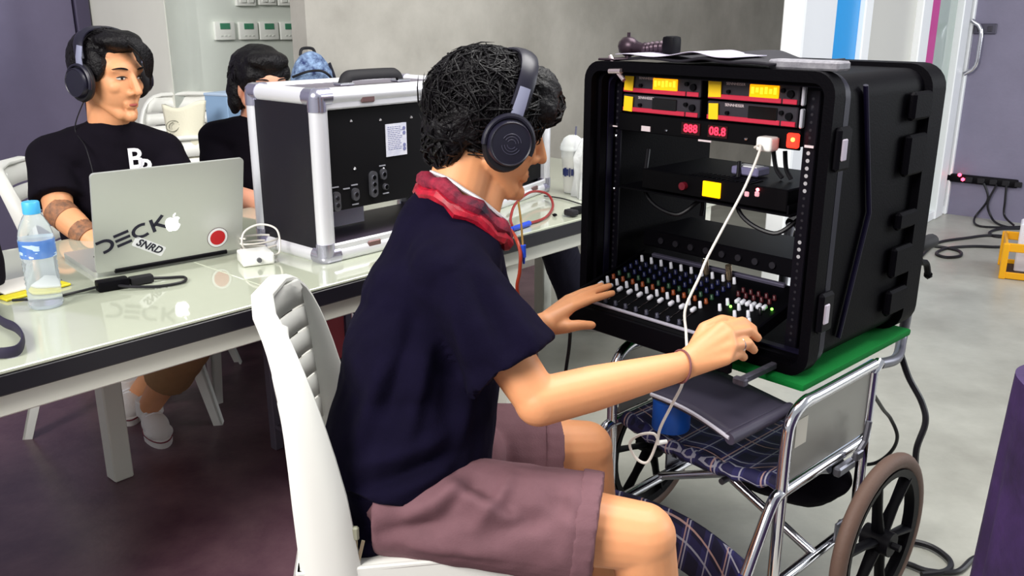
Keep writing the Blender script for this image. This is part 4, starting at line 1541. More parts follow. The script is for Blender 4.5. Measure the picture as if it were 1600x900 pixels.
# ================================================================== WHEELCHAIR
WZ = 0.0
wch = empty('wheelchair', (RC.x, RC.y, 0), RKZ, 'chrome framed folding wheelchair with blue plaid seat carrying the rack', 'wheelchair')
XL, XR, YF, YB = -0.098, 0.356, -0.155, 0.205
tr_ = 0.0125
AZ = 0.578                                       # armrest tube height
for x, s in ((XL, -1), (XR, 1)):
    MB().tube(catmull([(x, YF, 0.11), (x, YF, 0.30), (x, YF, 0.50), (x, YF + 0.012, 0.553), (x, YF + 0.055, AZ), (x, YF + 0.12, AZ), (x, YB, AZ)], 6), tr_, seg=12).build('front_tube', M_CHROME, wch)
    MB().tube([(x, YB, 0.16), (x, YB, 0.56), (x, YB + 0.03, 0.575)], tr_, seg=12).build('rear_tube', M_CHROME, wch)
    MB().tube([(x, YF, 0.395), (x, YB, 0.395)], 0.0125, seg=12).build('seat_rail', M_CHROME, wch)
    MB().tube([(x, YF, 0.17), (x, YB, 0.17)], 0.0125, seg=12).build('lower_rail', M_CHROME, wch)
    spn = MB().box((x, (YF + YB) / 2 + 0.005, 0.488), (0.004, YB - YF - 0.035, 0.150), bev=0.001).build('side_panel', mat('grey_metal_panel', srgb(150, 148, 142), 0.4, metal=0.45), wch, False)
    if s > 0:
        MB().box((x + 0.0028, YF + 0.052, 0.515), (0.001, 0.045, 0.060)).build('sticker', mat('cream_sticker', srgb(216, 210, 196), 0.6), spn, False)
    # footrest hanger, plate and band
    hp_ = catmull([(x, YF + 0.01, 0.395), (x, YF - 0.03, 0.385), (x, YF - 0.075, 0.315), (x, YF - 0.12, 0.235), (x, YF - 0.18, 0.12), (x, YF - 0.20, 0.09)], 5)
    hg = MB().tube(hp_, tr_, seg=12).build('footrest_hanger', M_CHROME, wch)
    MB().cyl((x, YF - 0.112, 0.250), (x, YF - 0.124, 0.228), 0.0140, seg=14).cyl((x, YF - 0.128, 0.222), (x, YF - 0.134, 0.210), 0.0140, seg=14).build('blue_band', mat('blue_tape', srgb(36, 40, 120), 0.5), hg)
    MB().box((x - s * 0.085, YF - 0.23, 0.085), (0.16, 0.13, 0.014), bev=0.005).build('footplate', M_BLACK, hg, False)
    # castor
    cs = MB().cyl((x, YF, 0.16), (x, YF, 0.10), 0.011).box((x, YF + 0.012, 0.090), (0.044, 0.030, 0.012), bev=0.002)
    cs.box((x - 0.020, YF + 0.02, 0.068), (0.004, 0.024, 0.05)).box((x + 0.020, YF + 0.02, 0.068), (0.004, 0.024, 0.05))
    cf = cs.build('castor_fork', M_STEEL, wch, False)
    MB().lathe([(0.030, -0.014), (0.050, -0.014), (0.0525, -0.008), (0.0525, 0.008), (0.050, 0.014), (0.030, 0.014)], 20, Matrix.Translation((x, YF + 0.028, 0.053)) @ Matrix.Rotation(PI / 2, 4, 'Y')).build('castor_wheel', mat('grey_rubber', srgb(150, 150, 156), 0.6), cf)
    # big wheel
    wx = x + s * 0.094
    C = Matrix.Translation((wx, 0.126, 0.205)) @ Matrix.Rotation(PI / 2, 4, 'Y')
    wr = 0.204
    ty = []
    for i in range(16):
        a = 2 * PI * i / 16
        ty.append((wr - 0.019 + 0.019 * math.cos(a), 0.017 * math.sin(a)))
    vs, fs = [], []
    ns = 48
    for i in range(ns):
        b_ = 2 * PI * i / ns
        for (r_, z_) in ty:
            vs.append(Vector((r_ * math.cos(b_), r_ * math.sin(b_), z_)))
    for i in range(ns):
        for j in range(16):
            i2, j2 = (i + 1) % ns, (j + 1) % 16
            fs.append((i * 16 + j, i * 16 + j2, i2 * 16 + j2, i2 * 16 + j))
    tyre = MB().add(vs, fs, C).build('tyre', mat('worn_tan_rubber', srgb(98, 76, 66), 0.65, bump=0.1, bscale=200), wch)
    MB().lathe([(wr - 0.052, -0.012), (wr - 0.034, -0.015), (wr - 0.034, 0.015), (wr - 0.052, 0.012), (wr - 0.052, -0.012)], 40, C, cap=False).build('wheel_rim', M_BLACK, wch)
    hub = MB().cyl((0, 0, -0.032), (0, 0, 0.032), 0.028, m=C, seg=18).cyl((0, 0, -0.05), (0, 0, 0.05), 0.008, m=C).build('hub', M_BLACK, wch)
    for k in range(6):
        a = 2 * PI * k / 6 + 0.3
        d_ = Vector((math.cos(a), math.sin(a), 0))
        MB().tube([d_ * 0.02, d_ * 0.09, d_ * (wr - 0.045)], [0.016, 0.012, 0.015], seg=8, m=C, sx=1.0, sy=0.55, up=(0, 0, 1)).build('spoke', M_BLACK, wch)
    MB().cyl((x, 0.126, 0.205), (wx, 0.126, 0.205), 0.010).build('axle', M_STEEL, wch)
    # axle plate, brake
    MB().box((x + s * 0.012, 0.15, 0.20), (0.006, 0.13, 0.05), bev=0.002).build('axle_plate', M_STEEL, wch, False)
    bk = MB().box((x + s * 0.020, 0.075, 0.375), (0.018, 0.075, 0.022), bev=0.004).box((x + s * 0.034, 0.105, 0.400), (0.012, 0.03, 0.022), bev=0.003)
    bk.tube([(x + s * 0.028, 0.10, 0.39), (x + s * 0.034, 0.13, 0.425), (x + s * 0.034, 0.14, 0.47)], 0.007).build('brake', M_STEEL, wch, False)
    # push handle behind the rack with brake lever
    xb = 0.129 + s * 0.172
    pb = MB().tube(catmull([(x, YB + 0.03, 0.570), (x, YB + 0.12, 0.560), (xb, YB + 0.27, 0.555), (xb, YB + 0.28, 0.62), (xb, YB + 0.28, 0.72), (xb, YB + 0.29, 0.775), (xb, YB + 0.31, 0.79)], 5), tr_, seg=12).build('back_tube', M_STEEL, wch)
    MB().tube([(xb, YB + 0.29, 0.788), (xb, YB + 0.30, 0.79), (xb, YB + 0.37, 0.79), (xb, YB + 0.38, 0.79)], [0.015, 0.018, 0.018, 0.014], seg=12).build('handgrip', M_RUBBER, pb)
    MB().tube(catmull([(xb, YB + 0.30, 0.77), (xb, YB + 0.32, 0.745), (xb, YB + 0.355, 0.735), (xb, YB + 0.375, 0.705)], 5), 0.008).ball((xb, YB + 0.378, 0.700), 0.012, sub=1).build('brake_lever', M_BLACK, pb)
# seat with rolled front edge
def seat_fn(u, v):
    x = XL + 0.01 + (XR - XL - 0.02) * u
    sag = -0.030 * (1 - (2 * u - 1) ** 2)
    y = YF + 0.035 + 0.34 * v
    return (x, y, 0.408 + sag + 0.006 * math.sin(5 * PI * u) * (1 - v))


solid(MB().grid(seat_fn, 22, 10).build('seat', M_PLAID, wch), 0.012, -1)
MB().tube([(XL + 0.01 + (XR - XL - 0.02) * i / 22, YF + 0.035, 0.400 - 0.030 * (1 - (i / 11 - 1) ** 2) + 0.004 * math.sin(2.6 * i)) for i in range(23)], [0.017 + 0.002 * math.sin(2.1 * i) for i in range(23)], seg=12).build('seat_roll', M_PLAID, wch)
solid(MB().grid(lambda u, v: (XL + (XR - XL) * u, YF - 0.105 - 0.03 * math.sin(PI * u) * 0 + 0.055 * math.sin(PI * u) - 0.03 * (1 - v), 0.165 + 0.11 * v), 20, 6).build('calf_strap', M_PLAID, wch), 0.006, 0)
for y, a, b in ((0.015, (XL, 0.375), (XR, 0.175)), (0.045, (XR, 0.375), (XL, 0.175))):
    MB().tube([(a[0], y, a[1]), (b[0], y, b[1])], 0.011, seg=12).build('cross_brace', M_CHROME, wch)
MB().tube([((XL + XR) / 2, -0.02, 0.275), ((XL + XR) / 2, 0.08, 0.275)], 0.008, seg=10).build('brace_pivot', M_STEEL, wch)
MB().tube([(XL + 0.03, 0.015, 0.36), (XL + 0.10, 0.03, 0.385)], 0.008, seg=8).build('folding_link', M_CHROME, wch)

# ---- dark padded board and blue tape roll on the seat
brd = MB()


def bfn(u, v):
    return (u, v, 0)


cs4 = [Z(1018, 612, 0.545), Z(1140, 680, 0.545), Z(1236, 632, 0.560), Z(1118, 575, 0.560)]


def board(u, v):
    a = cs4[0].lerp(cs4[1], u)
    b = cs4[3].lerp(cs4[2], u)
    p = a.lerp(b, v)
    return p + Vector((0, 0, 0.010 * math.sin(PI * u) * (1 - v)))


g0 = board(0.5, 0.5)
pad = empty('padded_board', (g0.x, g0.y, g0.z), 0, 'dark grey padded board with pale edge below the mixer', 'board')
po = MB().grid(lambda u, v: board(u, v) - g0, 16, 10).build('pad', mat('slate_vinyl', srgb(62, 58, 74), 0.45), pad)
solid(po, 0.016, -1)
MB().tube([board(i / 16, 0.0) - g0 + Vector((0, 0, -0.006)) for i in range(17)], 0.0045).build('edge_piping', mat('pale_piping', srgb(196, 194, 206), 0.5), pad)
MB().tube([board(1.0, i / 10) - g0 + Vector((0, 0, -0.008)) for i in range(11)], 0.013, seg=12).build('edge_roll', mat('slate_vinyl', srgb(62, 58, 74), 0.45), pad)
tw = Z(1050, 632, 0.47)
blu = empty('blue_tape_roll', (tw.x, tw.y, 0.412), 0, 'blue tape roll lying on the plaid seat under the board', 'tape')
MB().lathe([(0.030, 0.0), (0.042, 0.0), (0.044, 0.004), (0.044, 0.068), (0.042, 0.072), (0.030, 0.072), (0.030, 0.0)], 28, cap=False).build('roll', mat('bright_blue_tape', srgb(20, 88, 190), 0.4), blu)
MB().lathe([(0.0295, 0.002), (0.0295, 0.070), (0.026, 0.070), (0.026, 0.002), (0.0295, 0.002)], 24, cap=False).build('core', mat('pale_core', srgb(206, 208, 214), 0.6), blu)

# ---- black equipment bag slung under the wheelchair seat, behind the cross braces
ub = empty('equipment_bag', RC + RR * 0.13 + RQ * 0.185 + Vector((0, 0, 0.185)), RKZ, 'black soft equipment bag lying under the wheelchair seat', 'bag')
me = blob([ell(Matrix.Identity(4), (0, 0, 0.085), (0.215, 0.115, 0.088)), ell(Matrix.Identity(4), (-0.07, 0.0, 0.075), (0.13, 0.115, 0.075)), ell(Matrix.Identity(4), (0.08, 0.0, 0.08), (0.125, 0.11, 0.08))], 0.008, 4)
folds(me, [], 0.004, 40, 71)
put('bag_body', me, M_BLACKCLOTH, ub)
MB().tube(catmull([(-0.10, -0.08, 0.13), (-0.06, -0.13, 0.12), (0.06, -0.13, 0.11), (0.10, -0.09, 0.12)], 6), 0.009, sx=1, sy=0.4).build('strap', mat('dark_strap', srgb(36, 30, 54), 0.6), ub)

# ================================================================== PEOPLE


def head_prims(M, k=1.0):
    """head in local axes: x forward, y left, z up, origin between the ears"""
    R = lambda a, ax: Matrix.Rotation(a, 3, ax)
    P = [ell(M, (-0.015 * k, 0, 0.035 * k), (0.095 * k, 0.075 * k, 0.085 * k)),
         ell(M, (0.028 * k, 0, -0.018 * k), (0.064 * k, 0.063 * k, 0.086 * k)),
         ell(M, (0.052 * k, 0, 0.030 * k), (0.040 * k, 0.055 * k, 0.040 * k))]
    q = lambda x, y, z: M @ Vector((x * k, y * k, z * k))
    for s in (-1, 1):
        P.append(cone(q(0.000, s * 0.050, -0.045), 0.020 * k, q(0.060, s * 0.018, -0.092), 0.018 * k))
        P.append(ell(M, (0.058 * k, s * 0.036 * k, -0.016 * k), (0.024 * k, 0.022 * k, 0.022 * k)))
        P.append(cone(q(0.083, s * 0.014, 0.033), 0.009 * k, q(0.070, s * 0.046, 0.032), 0.009 * k))
        P.append(ell(M, (-0.005 * k, s * 0.074 * k, -0.005 * k), (0.018 * k, 0.009 * k, 0.032 * k)))
        P.append(cone(q(0.096, s * 0.010, -0.030), 0.008 * k, q(0.088, s * 0.012, -0.030), 0.009 * k))
    P.append(cone(q(0.088, 0, 0.022), 0.008 * k, q(0.112, 0, -0.024), 0.0112 * k))
    P.append(cone(q(0.062, 0, -0.092), 0.022 * k, q(0.082, 0, -0.096), 0.016 * k))
    P.append(cone(q(0.083, -0.018, -0.060), 0.006 * k, q(0.088, 0, -0.056), 0.007 * k))
    P.append(cone(q(0.083, 0.018, -0.060), 0.006 * k, q(0.088, 0, -0.056), 0.007 * k))
    P.append(cone(q(0.084, -0.015, -0.068), 0.0065 * k, q(0.086, 0, -0.069), 0.0075 * k))
    P.append(cone(q(0.084, 0.015, -0.068), 0.0065 * k, q(0.086, 0, -0.069), 0.0075 * k))
    return P


M_EYEW = mat('eye_white', srgb(226, 218, 212), 0.25)
M_IRIS = mat('dark_iris', srgb(24, 14, 12), 0.15)
M_LIP = mat('lip_tint', srgb(168, 84, 76), 0.45)


def face_parts(M, root, k=1.0, mouth=True, inv=None):
    q = lambda x, y, z: M @ Vector((x * k, y * k, z * k))
    for s in (-1, 1):
        e = MB().ball(q(0.0795, s * 0.031, 0.011), 0.0130 * k, sub=2, scale=(0.42, 1.0, 0.40), rot=M.to_3x3() @ Matrix.Rotation(s * 0.38, 3, 'Z')).build('eye', M_EYEW, root)
        MB().ball(q(0.0842, s * 0.0300, 0.0112), 0.0050 * k, sub=2, scale=(0.4, 1, 0.95), rot=M.to_3x3()).build('iris', M_IRIS, e)
        MB().tube([q(0.0862 - 0.006 * (t + 0.2) * abs(t + 0.2), s * (0.031 + 0.0140 * t), 0.0160 - 0.0035 * t * t) for t in np.linspace(-1, 1, 9)], [0.0008, 0.0013, 0.0016, 0.0018, 0.0018, 0.0018, 0.0016, 0.0013, 0.0008], seg=6).build('eyelid', M_HAIR, e)
        MB().tube([q(0.0925 - 0.018 * ((t + 1) / 2) ** 2, s * (0.016 + 0.020 * (t + 1)), 0.0350 + 0.004 * (1 - t * t)) for t in np.linspace(-1, 1, 9)], [0.0012, 0.0024, 0.0028, 0.0028, 0.0027, 0.0024, 0.002, 0.0016, 0.001], seg=6).build('eyebrow', M_HAIR, root)
    if mouth:
        MB().tube([q(0.0925 - 0.013 * t * t, 0.021 * t, -0.0625 + 0.001 * t * t) for t in np.linspace(-1, 1, 9)], [0.0012, 0.003, 0.0042, 0.0046, 0.0046, 0.0046, 0.0042, 0.003, 0.0012], seg=8, sx=1, sy=0.8).build('lips', M_LIP, root)


def gen_hand(w, d, nrm, thumb, k=1.0, curl=0.5):
    """wrist point, finger direction, back-of-hand normal, thumb side vector"""
    w, d, nrm = Vector(w), Vector(d).normalized(), Vector(nrm)
    nrm = (nrm - d * nrm.dot(d)).normalized()
    t = Vector(thumb)
    t = (t - d * t.dot(d) - nrm * t.dot(nrm)).normalized()
    P = []
    Ks = []
    for i, (off, ln, fl) in enumerate(((0.030, 0.085, 0.072), (0.010, 0.090, 0.080), (-0.010, 0.086, 0.074), (-0.028, 0.078, 0.058))):
        K = w + d * ln * k + t * off * k
        Ks.append(K)
        P.append(cone(w + t * off * 0.5 * k, 0.019 * k, K, 0.0125 * k))
        m = K + (d * math.cos(curl * 0.7) - nrm * math.sin(curl * 0.7)) * fl * 0.5 * k
        e = m + (d * math.cos(curl * 1.6) - nrm * math.sin(curl * 1.6)) * fl * 0.48 * k
        P.append(cone(K, 0.0105 * k, m, 0.0090 * k))
        P.append(cone(m, 0.0090 * k, e, 0.0075 * k))
    for a, b in zip(Ks, Ks[1:]):
        P.append(cone(a, 0.0115 * k, b, 0.0115 * k))
    a = w + d * 0.025 * k + t * 0.022 * k
    b = a + (d * 0.6 + t * 0.7 - nrm * 0.3).normalized() * 0.042 * k
    c = b + (d * 0.9 + t * 0.2 - nrm * 0.2).normalized() * 0.032 * k
    P += [cone(a, 0.016 * k, b, 0.0115 * k), cone(b, 0.0115 * k, c, 0.0090 * k)]
    return P


def finger(P, pts, rs):
    for i in range(len(pts) - 1):
        P.append(cone(pts[i], rs[i], pts[i + 1], rs[i + 1]))


def locks(M, root, n, base, rad, length, seed, droop=0.5, curl=0.6, cond=None, r=0.0030, name='hair_locks', lift=0.10):
    """loose tapered tufts growing out of an ellipsoid scalp"""
    rnd = random.Random(seed)
    mb = MB()
    cnt = 0
    while cnt < n:
        v = Vector((rnd.gauss(0, 1), rnd.gauss(0, 1), rnd.gauss(0, 1))).normalized()
        p = Vector((base[0] + v.x * rad[0], base[1] + v.y * rad[1], base[2] + v.z * rad[2]))
        if cond and not cond(p, v):
            continue
        cnt += 1
        side = v.cross(Vector((rnd.uniform(-1, 1), rnd.uniform(-1, 1), rnd.uniform(-1, 1)))).normalized()
        L = length * rnd.uniform(0.5, 1.3)
        d = (v * lift + side * 0.8 + Vector((0, 0, -droop)) * rnd.uniform(0.3, 1)).normalized()
        pts = [p - v * 0.008]
        cur = pts[0]
        for s in range(4):
            d = (d + side.cross(v) * curl * rnd.uniform(-0.2, 0.9) + Vector((0, 0, -0.12))).normalized()
            n_ = Vector(((cur.x - base[0]) / rad[0] ** 2, (cur.y - base[1]) / rad[1] ** 2, (cur.z - base[2]) / rad[2] ** 2)).normalized()
            d = (d - n_ * d.dot(n_) * 0.85).normalized()
            cur = cur + d * L / 4 + n_ * (0.0030 if s < 2 else -0.0022)
            pts.append(cur)
        mb.tube([M @ q for q in pts], [r, r * 1.1, r * 0.9, r * 0.6, r * 0.15], seg=4)
    o = mb.build(name, M_HAIR, root)
    o['kind'] = 'stuff'
    return o


def headphones(M, label, style, k=1.0, back=0.0):
    """local axes of the head; worn over the ears"""
    root = empty('headphones', M.translation, 0, label, 'headphones')
    inv = Matrix.Translation(-M.translation)
    A = inv @ M
    M_HP = mat('matt_black_headphone', srgb(24, 22, 38), 0.38)
    M_PADS = mat('headphone_cushion', srgb(15, 13, 20), 0.6)
    half, top = 0.099 * k, (0.150 if style == 'big' else 0.136) * k
    bx = 0.004
    band = []
    for i in range(25):
        a = PI * i / 24
        band.append(A @ Vector((bx + (0.012 - back) * math.sin(a), half * math.copysign(abs(math.cos(a)) ** 0.8, math.cos(a)), 0.055 * k + (top - 0.055 * k) * math.sin(a) ** 0.8)))
    MB().tube(band, 0.017, seg=10, sx=1.0, sy=0.32, up=A.to_3x3() @ Vector((1, 0, 0))).build('headband', M_HP, root)
    MB().tube([A @ Vector((bx + 0.012 - back, (half - 0.004) * math.cos(a), 0.045 * k + (top - 0.050 * k) * math.sin(a))) for a in np.linspace(0.55, PI - 0.55, 14)], 0.015, seg=10, sx=1.0, sy=0.4, up=A.to_3x3() @ Vector((1, 0, 0))).build('band_padding', M_PADS, root)
    for s in (-1, 1):
        C = A @ Matrix.Translation((0.002, s * 0.082 * k, -0.008)) @ Matrix.Rotation(-s * PI / 2, 4, 'X')
        MB().lathe([(0.018, 0.0), (0.036, -0.004), (0.047, 0.004), (0.050, 0.014), (0.046, 0.023), (0.020, 0.024)], 32, C @ Matrix.Diagonal((0.92, 1.08, 1, 1))).build('ear_cushion', M_PADS, root)
        cup = MB().lathe([(0.040, 0.018), (0.0415, 0.026), (0.039, 0.036), (0.0375, 0.038), (0.0355, 0.0365), (0.002, 0.0385)], 36, C).build('ear_cup', M_HP, root)
        if style == 'big':
            for r_ in (0.008, 0.013, 0.018):
                for a0, a1 in ((20, 160), (200, 340)):
                    MB().tube([C @ Vector((r_ * math.cos(math.radians(a)), r_ * math.sin(math.radians(a)), 0.0384)) for a in np.linspace(a0, a1, 12)], 0.0007, seg=5).build('emblem_line', mat('emblem_grey', srgb(64, 62, 80), 0.35), cup)
        # yoke fork and slider in pale metal
        M_YK = mat('pale_metal_slider', srgb(176, 178, 206), 0.32, metal=0.6)
        yk = MB()
        ypts = [C @ Vector((0.046 * math.cos(a), 0.048 * math.sin(a), 0.024)) for a in np.linspace(math.radians(-15), math.radians(195), 22)]
        # the open side of the fork must point down: choose by the cup's own up axis
        upv = A.to_3x3() @ Vector((0, 0, 1))
        if (ypts[11] - C.translation).dot(upv) < 0:
            ypts = [C @ Vector((0.046 * math.cos(a), -0.048 * math.sin(a), 0.024)) for a in np.linspace(math.radians(-15), math.radians(195), 22)]
        yk.tube(ypts, 0.0052, seg=8, sx=1.0, sy=0.8)
        yk.build('yoke', M_HP, root)
        MB().tube([A @ Vector((0.003, s * 0.100 * k, 0.030)), A @ Vector((0.004, s * 0.103 * k, 0.060)), A @ Vector((0.006, s * 0.100 * k, 0.092))], [0.013, 0.012, 0.011], seg=8, sx=1.0, sy=0.28, up=A.to_3x3() @ Vector((1, 0, 0))).build('slider', M_YK, root)
    return root


# ------------------------------------------------------------------ man at the mixer
op = empty('person', (-0.16, 1.50, 0.0), 0, 'person in black shirt and mauve shorts seated at the mixer wearing headphones', 'person')
OINV = Matrix.Translation((0.16, -1.50, 0.0))


def child(name, me, material, root=op, inv=OINV, smooth=True):
    o = put(name, me, material, root, smooth)
    o.matrix_parent_inverse = inv
    return o


pelv = W(622, 790, 1.53)
pelv.z = 0.50
belly = W(650, 650, 1.54)
chest = W(676, 480, 1.58)
nbase = W(706, 345, 1.63)
hd_pos = W(766, 205, 1.69)
facing = Vector((math.cos(math.radians(19)), math.sin(math.radians(19)), -0.30)).normalized()
HM = frame(hd_pos, facing)
shR = W(706, 425, 1.50)
elR = W(842, 628, 1.42)
wrR = W(1066, 572, 1.545)
shL = W(740, 400, 1.84)
elL = W(765, 545, 1.86)
wrL = W(852, 506, 1.87)
hipR = Vector((-0.17, 1.44, 0.485))
knR = W(1003, 838, 1.37)
anR = Vector((knR.x + 0.06, knR.y + 0.02, 0.06))
hipL = Vector((-0.20, 1.63, 0.49))
knL = W(915, 700, 1.72)
anL = Vector((knL.x + 0.05, knL.y + 0.05, 0.06))

P = head_prims(HM, 1.03)
q = lambda x, y, z: HM @ Vector((x, y, z))
P += [cone(q(-0.030, 0, -0.05), 0.056, nbase + Vector((0, 0, 0.015)), 0.060), cone(q(0.02, 0, -0.075), 0.040, nbase + Vector((0.035, 0.02, 0.0)), 0.050)]
P += [cone(nbase, 0.062, chest, 0.105), cone(chest, 0.110, belly, 0.100), cone(belly, 0.100, pelv, 0.115)]
P += [cone(shR, 0.050, elR, 0.040), cone(elR, 0.043, elR.lerp(wrR, 0.35), 0.041), cone(elR.lerp(wrR, 0.35), 0.041, wrR, 0.0275),
      cone(nbase + Vector((0, 0, -0.035)), 0.052, shR, 0.048), cone(nbase + Vector((0, 0, -0.035)), 0.052, shL, 0.048)]
P += [cone(shL, 0.048, elL, 0.038), cone(elL, 0.039, wrL, 0.027)]
P += [cone(hipR, 0.085, knR, 0.060), cone(knR, 0.058, knR.lerp(anR, 0.3), 0.056), cone(knR.lerp(anR, 0.3), 0.056, anR, 0.038),
      cone(hipL, 0.085, knL, 0.058), cone(knL, 0.056, knL.lerp(anL, 0.3), 0.054), cone(knL.lerp(anL, 0.3), 0.054, anL, 0.037)]
# right hand resting on the mixer
K = [W(1128, 512, 1.600), W(1138, 522, 1.590), W(1142, 541, 1.575), W(1134, 560, 1.560)]
Pm = [W(1160, 503, 1.640), W(1168, 516, 1.630), W(1168, 536, 1.610), W(1154, 552, 1.595)]
Tp = [W(1177, 514, 1.655), W(1184, 528, 1.650), W(1178, 547, 1.630), W(1162, 558, 1.612)]
for a in K:
    P.append(cone(wrR.lerp(a, 0.12), 0.0245, a, 0.0135))
for a, b in zip(K, K[1:]):
    P.append(cone(a, 0.013, b, 0.013))
    P.append(cone(a.lerp(wrR, 0.45), 0.018, b.lerp(wrR, 0.45), 0.018))
for a, b, c in zip(K, Pm, Tp):
    finger(P, [a, b, c], [0.0118, 0.0108, 0.0088])
finger(P, [wrR.lerp(K[0], 0.25), W(1100, 513, 1.615), W(1128, 500, 1.645), W(1150, 503, 1.66)], [0.018, 0.0125, 0.0115, 0.0095])
# left hand: fingers along the mixer edge, thumb forward
K = [W(893, 480, 1.900), W(892, 472, 1.925), W(890, 468, 1.945), W(888, 468, 1.960)]
Pm = [W(926, 467, 1.945), W(924, 457, 1.975), W(918, 455, 1.995), W(910, 457, 2.005)]
Tp = [W(957, 458, 1.985), W(952, 447, 2.010), W(940, 446, 2.030), W(928, 450, 2.030)]
for a in K:
    P.append(cone(wrL.lerp(a, 0.15), 0.0235, a, 0.0125))
for a, b in zip(K, K[1:]):
    P.append(cone(a, 0.0125, b, 0.0125))
for a, b, c in zip(K, Pm, Tp):
    finger(P, [a, b, c], [0.0118, 0.0100, 0.0080])
finger(P, [W(862, 510, 1.875), W(884, 511, 1.870), W(905, 508, 1.880), W(925, 508, 1.895)], [0.0200, 0.0145, 0.0120, 0.0095])
# feet under the wheelchair
for an in (anR, anL):
    P.append(cone(an + Vector((0, 0, -0.02)), 0.036, an + Vector((0.13, 0.05, -0.035)), 0.024))
me = blob(P, 0.0036, 5)
body = child('body', me, M_SKIN)
face_parts(OINV @ HM, op, 1.03)

# shirt
S = [cone(nbase + Vector((-0.012, 0, -0.012)), 0.088, chest, 0.128), cone(chest, 0.135, belly, 0.128), flat(chest.lerp(belly, 0.5), 0.145, W(628, 752, 1.50), 0.165, 1.0),
     cone(nbase + Vector((-0.02, 0.0, -0.028)), 0.080, shR + Vector((-0.01, 0, 0.0)), 0.066), cone(nbase + Vector((-0.01, 0.0, -0.028)), 0.080, shL, 0.064),
     cone(shR, 0.068, chest, 0.12), cone(shL, 0.064, chest, 0.12)]
slR = shR.lerp(elR, 0.72)
S += [flat(shR + (shR - elR).normalized() * 0.02, 0.064, slR, 0.088, 1.0), flat(shL, 0.062, shL.lerp(elL, 0.62), 0.074)]
S += [cone(nbase + Vector((0.020, -0.035, -0.050)), 0.075, shR + Vector((0.0, 0.02, 0.01)), 0.066), ell(Matrix.Translation(W(568, 815, 1.48)), (0, 0, 0), (0.060, 0.11, 0.055))]
S += [ell(Matrix.Translation(W(640, 560, 1.56)), (0, 0, 0), (0.125, 0.165, 0.15))]
S += [ell(Matrix.Translation(W(606, 735, 1.53)), (0, 0, 0), (0.105, 0.16, 0.085)), ell(Matrix.Translation(W(580, 796, 1.50)), (0, 0, 0), (0.090, 0.14, 0.075))]
me = blob(S, 0.006, 7)
F = []
for (a, b, w, am) in (((640, 520), (600, 650), 0.010, -0.008), ((665, 560), (640, 680), 0.010, 0.008), ((700, 540), (700, 660), 0.012, -0.007), ((560, 720), (690, 690), 0.010, 0.008),
                      ((550, 750), (700, 715), 0.008, -0.009), ((560, 775), (690, 735), 0.009, 0.008), ((730, 420), (790, 540), 0.010, -0.008), ((700, 430), (730, 560), 0.012, 0.008),
                      ((770, 430), (840, 550), 0.011, 0.006), ((640, 400), (610, 520), 0.012, 0.006), ((590, 600), (560, 700), 0.012, 0.007), ((740, 600), (720, 700), 0.010, 0.009),
                      ((755, 560), (800, 600), 0.010, -0.007), ((620, 440), (650, 560), 0.012, -0.006)):
    F.append(fold(W(a[0], a[1], 1.40), W(b[0], b[1], 1.38), w * 1.5, am * 1.9))
folds(me, F, 0.0022, 38, 5)
child('t_shirt', me, M_NAVY)

# shorts with turned-up cuffs
cuR, cuL = hipR.lerp(knR, 0.80), hipL.lerp(knL, 0.78)
Sh = [ell(Matrix.Translation(pelv + Vector((0.01, 0.01, 0.0))), (0, 0, 0), (0.135, 0.175, 0.105)),
      flat(hipR + Vector((-0.06, 0, 0.005)), 0.098, cuR, 0.098, 1.0), flat(hipL + Vector((-0.06, 0, 0.005)), 0.098, cuL, 0.092, 1.0),
      cone(pelv + Vector((0.05, 0.02, 0.02)), 0.10, pelv + Vector((0.14, 0.04, 0.01)), 0.07)]
me = blob(Sh, 0.006, 7)
F = []
for (a, b, d_, w, am) in (((720, 700), (860, 760), 1.36, 0.016, 0.010), ((690, 740), (830, 800), 1.35, 0.014, -0.010), ((700, 770), (800, 800), 1.34, 0.012, 0.009), ((600, 830), (720, 800), 1.35, 0.016, -0.008),
                          ((760, 700), (780, 650), 1.40, 0.012, 0.010), ((800, 720), (880, 740), 1.38, 0.012, 0.009), ((840, 660), (820, 720), 1.55, 0.010, -0.008), ((640, 800), (740, 760), 1.35, 0.014, 0.009),
                          ((770, 735), (700, 790), 1.35, 0.010, -0.008), ((812, 745), (752, 800), 1.35, 0.010, 0.008), ((850, 770), (905, 800), 1.34, 0.010, -0.007), ((650, 850), (800, 850), 1.34, 0.014, 0.005),
                          ((900, 760), (880, 850), 1.34, 0.014, 0.006), ((860, 800), (760, 830), 1.33, 0.014, -0.006)):
    F.append(fold(W(a[0], a[1], d_), W(b[0], b[1], d_), w * 1.1, am * 1.9))
folds(me, F, 0.0022, 34, 9)
shorts = child('shorts', me, M_SHORTS)
for (cu, kn, rr) in ((cuR, knR, 0.1015), (cuL, knL, 0.0955)):
    d_ = (kn - cu).normalized()
    me = blob([flat(cu - d_ * 0.034, rr, cu + d_ * 0.004, rr * 0.995)], 0.005, 3)
    folds(me, [], 0.0015, 40, 3)
    c_ = put('cuff', me, M_SHORTS, shorts)
# scarf around the neck, white collar edge
M_SCARF = mat('red_patterned_scarf', srgb(168, 34, 62), 0.7, col2=srgb(30, 12, 34), vscale=30, bump=0.3, bscale=80)


def neck_ring(c, ax, r, tilt, n=28, a0=0, a1=360, wob=0.004, asp=1.08):
    ax = Vector(ax).normalized()
    u = ax.orthogonal().normalized()
    u = (facing - ax * facing.dot(ax)).normalized()
    v = ax.cross(u)
    out = []
    for i in range(n):
        a = math.radians(a0 + (a1 - a0) * i / n)
        out.append(Vector(c) + u * (r * asp * math.cos(a)) + v * (r * math.sin(a)) + ax * (tilt * math.cos(a) + wob * math.sin(7 * a)))
    return out


